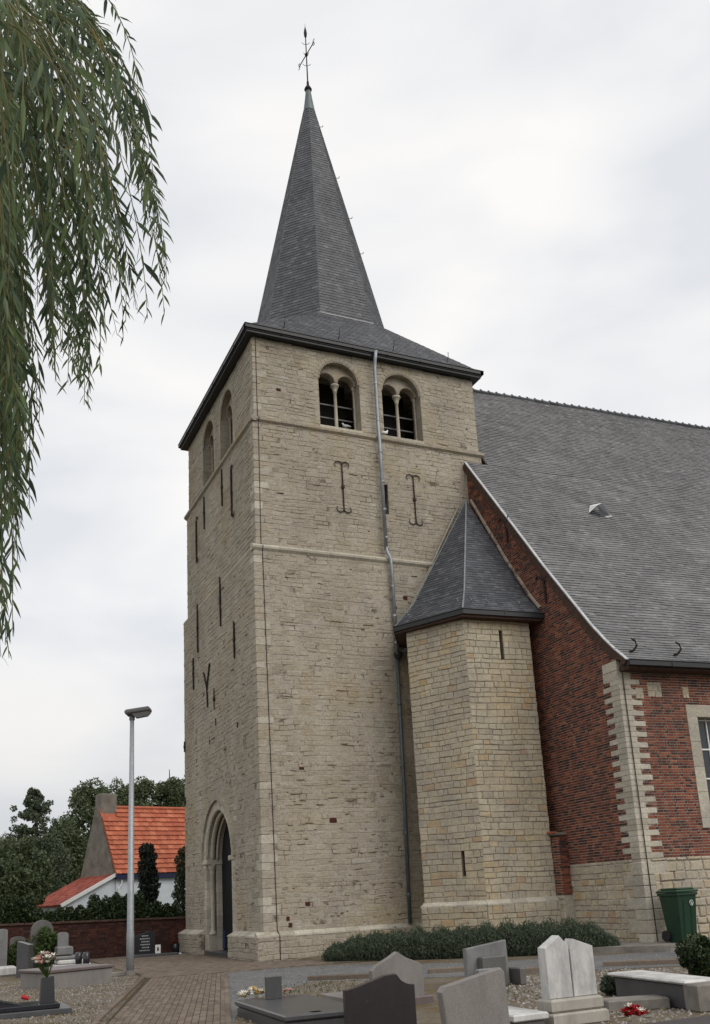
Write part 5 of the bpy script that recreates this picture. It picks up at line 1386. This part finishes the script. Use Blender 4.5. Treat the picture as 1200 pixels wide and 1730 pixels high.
p = at(42, 1690, .25); o = thing('grave_candle', 'small red and black grave candle lying on the black ledger grave', 'candle', p); MB().tube([p+V3(-.05, 0, .06), p+V3(.06, 0, .02)], [.035, .03], 8).build('body', mt['petal_r'], o)
# L2 grey tomb
a_, b_ = at(85, 1672), at(190, 1660); an = math.atan2(b_.y-a_.y, b_.x-a_.x); F = fr((a_.x, a_.y, 0), an); ln = (b_-a_).length
o = thing('chest_tomb', 'low grey tomb with a mauve granite rim in front of the lamp post', 'tomb', (a_.x, a_.y, 0))
MB().cbox((-.05, 0, -.02), (ln, 1.3, .33), .012, F).build('chest', mt['g_greyl'], o); MB().cbox((-.1, -.04, .332), (ln+.04, 1.34, .40), .015, F).build('rim_slab', mt['g_mauve'], o)
a_ = at(192, 1650); boxthing('stone_block', 'flat pale stone block at the foot of the lamp post', 'stone', fr(a_, .1), (-.1, -.1, 0), (.42, .2, .10), mt['conc'], 'block')
p = at(105, 1658); o = thing('flower_pot', 'brown low flower trough left of the grey tomb', 'flower pot', p); F = fr(p, .1); MB().cbox((-.45, -.12, 0), (.0, .14, .2), .02, F).build('trough', mt['conc'], o)
# L3 dark headstone
p, s = scale_at(37, 1652); F = fr(p, -.5); o = thing('headstone', 'slim dark grey upright headstone with slanted top left of the bright shrub', 'gravestone', p)
MB().add([F(-.16, 0, 0), F(.16, 0, 0), F(.16, .3, 0), F(-.16, .3, 0), F(-.16, 0, .92), F(.16, 0, .82), F(.16, .3, .82), F(-.16, .3, .92)], [(3, 2, 1, 0), (4, 5, 6, 7), (0, 1, 5, 4), (1, 2, 6, 5), (2, 3, 7, 6), (3, 0, 4, 7)]).build('slab', mt['g_dark'], o)
# L4 arched headstone
def archstone(px, py, w_px, h_px, label, m, seed=0, rise=.5):
    p, s = scale_at(px, py); w = w_px/2/s; h = h_px/s; F = fr(p, .1); o = thing('headstone', label, 'gravestone', p)
    out = [(-w, 0), (w, 0)]+[(w*cos(pi*i/8), h-w*rise+w*rise*sin(pi*i/8)) for i in range(9)]
    stone_poly(F, out, 0, .12, m, 'slab', o); return o, p, F, w, h
archstone(70, 1634, 38, 77, 'grey round-arched headstone behind the bright green shrub', mt['g_grey'], rise=1.)
archstone(106, 1634, 18, 57, 'narrow pale headstone right of the bright green shrub', mt['g_marble'])
archstone(2, 1638, 18, 66, 'pale grey headstone cut by the left picture edge', mt['g_marble'])
archstone(29, 1634, 26, 50, 'small dull grey headstone against the brick wall at far left', mt['g_grey'])
# cross
p, s = scale_at(44, 1630); o = thing('grave_cross', 'thin dark grave cross between the left headstones', 'grave cross', p); F = fr(p, 0)
mb = MB(); mb.cbox((-.05, 0, 0), (.05, .08, 64/s), .01, F); mb.build('shaft', mt['g_dark'], o); MB().cbox((-.16, .002, 44/s), (.16, .078, 52/s), .01, F).build('cross_beam', mt['g_dark'], o)
# pale sculpture-like slabs
p, s = scale_at(128, 1636); F = fr(p, 0); o = thing('low_grave', 'low pale stepped grave against the brick wall', 'grave', p)
for k, (x0, x1, z0, z1, y0) in enumerate(((-.6, .45, .0, .12, 0), (-.55, .3, .26, .36, .1), (-.5, .25, .13, .25, .05), (-.5, -.05, .38, .62, .2))): MB().cbox((x0, y0, z0), (x1, .9, z1), .03, F).build('step', mt['g_marble'] if k % 2 else mt['g_white'], o)
for px_, lab in ((133, 'left black grave vase of the pair on the low tomb'), (146, 'right black grave vase of the pair on the low tomb')):
    p = at(px_, 1632, .3); o = thing('grave_vase', lab, 'vase', p, 'pair of black vases'); MB().lathe(p, [(.06, 0), (.08, .1), (.09, .3), (.06, .33)], 10).build('vase_body', mt['g_black'], o, True)
# white mound / quilt slab left edge
p = at(12, 1650); F = fr(p, .1); o = thing('white_grave_cover', 'white sloping grave cover at the left picture edge', 'grave', p); MB().cbox((-1.2, 0, 0), (.25, .5, .26), .05, F).build('cover_slab', mt['g_white'], o)
# black gravestone by the wall
p, s = scale_at(245, 1617); F = fr(p, -.15); w = 17/s; h = 42/s
o = thing('headstone', 'polished black headstone with white inscription in front of the brick wall', 'gravestone', p)
sl_ = stone_poly(F, [(-w, 0), (w, 0), (w, h*.97), (w*.4, h), (-w, h*.82)], 0, .1, mt['g_black'], 'slab', o)
mb = MB()
for k, (x0, x1) in enumerate(((-.10, .10), (-.16, .16), (-.12, .12), (-.15, .14), (-.10, .12), (-.18, .16))):
    z = h*.80-k*.095; x = x0
    while x < x1: e = x+U_(.02, .045); mb.add([F(x, -.004, z), F(e, -.004, z), F(e, -.004, z+.035), F(x, -.004, z+.035)], [(0, 1, 2, 3)]); x = e+.014
mb.build('inscription', mt['lead'], sl_)
MB().cbox((-.4, -.55, 0), (1.1, -.02, .10), .015, F).build('grave_slab', mt['g_dark'], o)
p2 = F(.42, -.2, .10); o = thing('photo_plaque', 'small white photo plaque standing right of the black headstone', 'plaque', p2); F3 = fr(p2, -.15)
pq = MB().cbox((-.09, 0, 0), (.09, .03, .28), .01, F3).build('plaque', mt['whitepaint'], o); MB().cbox((-.03, -.006, .08), (.03, -.001, .2), .002, F3).build('portrait', mt['g_dark'], pq)
p = at(297, 1610); o = thing('grave_vase', 'dark vase at the foot of the tower left corner', 'vase', p); MB().lathe(p, [(.09, 0), (.13, .12), (.12, .3), (.07, .34)], 10).build('vase_body', mt['g_black'], o, True)
flower_bunch('few dark red flowers in the dark vase by the tower', (p.x, p.y, .34), (.08, .08, .08), 7, [mt['petal_r']], 15, stem_to=(p.x, p.y, .3), head=.04)
p = at(304, 1613); o = thing('white_pebble', 'single white stone on the ground at the tower corner', 'stone', p); MB().lathe(p, [(.04, 0), (.07, .03), (.04, .07)], 7).build('stone', mt['whitepaint'], o)
fl = MB(); rf_ = random.Random(77)
for k in range(900):
    x, y = rf_.uniform(-9, 6), rf_.uniform(-17, 6)
    if y > -1.5-.9*max(x, 0) and x > -.8: continue
    a, l = rf_.uniform(0, 6.3), rf_.uniform(.02, .05); c, d = cos(a)*l, sin(a)*l
    fl.add([(x-c, y-d, .036), (x+d*.3, y-c*.3, .042), (x+c, y+d, .037), (x-d*.3, y+c*.3, .046)], [(0, 1, 2, 3)])
tag(fl.build('fallen_leaves', mt['fallen']), kind='stuff')
# grass fringes
def tufts(name, poly, n_, h=.06, seed=1):
    mb = MB(); r = random.Random(seed); xs = [q[0] for q in poly]; ys = [q[1] for q in poly]; k = 0
    while k < n_:
        x, y = r.uniform(min(xs), max(xs)), r.uniform(min(ys), max(ys)); k += 1
        if not inpoly(x, y, poly): continue
        for j in range(5):
            a = r.uniform(0, 6.3); l = h*r.uniform(.5, 1.3); mb.add([(x-.006*sin(a), y+.006*cos(a), 0), (x+.006*sin(a), y-.006*cos(a), 0), (x+cos(a)*l*.4, y+sin(a)*l*.4, l)], [(0, 1, 2)])
    return tag(mb.build(name, mt['grass']), kind='stuff')
tufts('grass', G2([(470, 1662), (630, 1655), (640, 1685), (480, 1690)]), 260, .05, 2)
tufts('grass', G2([(850, 1665), (920, 1650), (920, 1690), (860, 1690)]), 200, .05, 3)
tufts('grass', G2([(0, 1740), (0, 1712), (190, 1690), (230, 1665), (180, 1740)]), 500, .04, 4)

# ------------------------------------------------------------------ willow in the foreground
def willow():
    r = random.Random(42)
    root = atd(-700, 1500, 9.0); root.z = 0
    o = thing('willow_tree', 'weeping willow whose leafy strands hang in from the upper left', 'tree', root)
    P = lambda x, y, d_: atd(x, y, d_)
    # limbs
    tr = MB(); j = P(-420, 420, 8.0)
    tr.tube([root, root.lerp(j, .5)+V3(.2, 0, 0), j, P(-200, -60, 7), P(0, -200, 6.2)], [.32, .26, .2, .12, .05], 10)
    tr.tube([j, P(-240, 200, 6.5), P(-60, -40, 6)], [.14, .09, .03], 8); tr.tube([P(-200, -60, 7), P(-60, -160, 7.6), P(90, -180, 7.8)], [.09, .05, .02], 7)
    tr.build('trunk', mt['bark'], o)
    lv = MB(); tw = MB()
    def leaf(p, d, L, w, t_):
        side = d.cross(Vector((r.uniform(-1, 1), r.uniform(-1, 1), r.uniform(-.3, .3)))).normalized(); nrm = d.cross(side)
        cv = r.uniform(-.12, .2)*L
        a = p+d*L*.3; b = p+d*L*.65+nrm*cv*.4; e = p+d*L+nrm*cv+Vector((0, 0, -.12*L))
        lv.add([p, a+side*w, b+side*w*.85, e, b-side*w*.85, a-side*w, a-nrm*w*.3, b-nrm*w*.3], [(0, 6, 1), (1, 6, 7, 2), (2, 7, 3), (0, 5, 6), (5, 4, 7, 6), (4, 3, 7)], (t_, r.random(), r.random()))
    def strand(x0, y0, x1, y1, d0, d1, dens=1., bulge=.5, lf=1.):
        n_ = 16; pts = []
        for i in range(n_+1):
            t_ = i/n_
            x = x0+(x1-x0)*(1-(1-t_)**(1.+bulge)); y = y0+(y1-y0)*(t_**(1.+bulge*.25)); pts.append(P(x+8*sin(t_*5+x0), y, d0+(d1-d0)*t_))
        tw.tube(pts, [.0035*(1-.75*i/n_)+.0008 for i in range(n_+1)], 4)
        Ls = sum((pts[i+1]-pts[i]).length for i in range(n_)); k = int(Ls/.040*dens); base_t = r.uniform(.1, .7)
        for q in range(k):
            t_ = (q+r.random())/k; i = min(int(t_*n_), n_-1); f = t_*n_-i; p = pts[i].lerp(pts[i+1], f); d = (pts[i+1]-pts[i]).normalized()
            s_ = 1 if q % 2 else -1; sd = d.cross(-_fw).normalized()
            dd = (d*r.uniform(.6, 1.1)+sd*s_*r.uniform(.05, .8)+_fw*r.uniform(-.4, .4)+Vector((0, 0, -.35))).normalized()
            L = r.uniform(.09, .165)*lf*(1 if t_ < .88 else .6); 
            leaf(p, dd, L, L*r.uniform(.055, .085), min(1, max(0, base_t+r.uniform(-.35, .35))))
    # outer fringe of the crown: right-hand outline
    outer = [(50, -60, 120, 50), (60, -60, 175, 115), (70, -50, 225, 215), (80, -50, 245, 255), (75, -60, 262, 330), (60, -40, 270, 410), (65, -50, 282, 485), (90, -30, 262, 545), (60, 40, 235, 520), (50, 60, 215, 480), (40, 20, 200, 560), (30, 40, 172, 640), (35, 90, 160, 688), (20, 60, 140, 640), (10, 80, 120, 640), (0, 60, 95, 610), (0, 100, 80, 600)]
    for (a, b, c, d_) in outer:
        for k in range(2 if c > 140 else 3):
            z = r.uniform(4.6, 5.6); strand(a+r.uniform(-35, 35), b+r.uniform(-40, 40), c+r.uniform(-26, 10), d_+r.uniform(-18, 6), z+.5, z, 1.0, r.uniform(.5, 1.1))
    # body of the crown
    for k in range(42):
        x1 = r.uniform(-30, 215); lim = 700-max(0, x1-90)*.95-(70 if 60 < x1 < 110 else 0)
        y1 = r.uniform(.45, 1)*lim
        x0 = x1*r.uniform(.0, .75)-r.uniform(10, 60); y0 = r.uniform(-80, 40); z = r.uniform(4.6, 7.4)
        strand(x0, y0, x1, y1, z+.3, z, .8, r.uniform(.2, 1.), 1.1)
    # a few nearer strands with large leaves
    for k in range(14):
        x1 = r.uniform(10, 262); y1 = r.uniform(150, 520 if x1 > 120 else 640); z = r.uniform(3.3, 4.1)
        strand(x1*r.uniform(.1, .6)-20, r.uniform(-60, 60), x1, y1, z, z-.1, .42, r.uniform(.3, 1.2), 1.15)
    # dense hanging tail at the left edge
    for k in range(46):
        x1 = r.uniform(-40, 50); y1 = r.uniform(600, 900) if x1 > 5 else r.uniform(600, 1000); z = r.uniform(4.6, 6.5)
        strand(x1-r.uniform(0, 50), r.uniform(150, 420), x1, y1, z, z, .9, .3)
    for (x1, y1) in ((55, 700), (62, 720), (50, 800), (58, 860), (38, 880), (35, 800), (30, 1000), (22, 950), (12, 1060), (17, 1112), (5, 1110), (2, 1090), (28, 930), (30, 1075)):
        z = r.uniform(4.7, 5.4); strand(x1-r.uniform(15, 50), y1-r.uniform(300, 450), x1, y1, z, z, .8, .6)
    for (x1, y1) in ((-30, 900), (-50, 1000), (-80, 1050), (-110, 1000), (-140, 950), (-60, 800), (-100, 700), (-170, 900)):
        for k in range(4): z = r.uniform(5, 7); strand(x1-r.uniform(0, 60), r.uniform(-50, 300), x1+r.uniform(-20, 20), y1+r.uniform(-100, 60), z, z, .6, .4)
    lv.build('leaves', mt['willow'], o, kind='stuff'); tw.build('twigs', mt['twig'], o, kind='stuff')
willow()
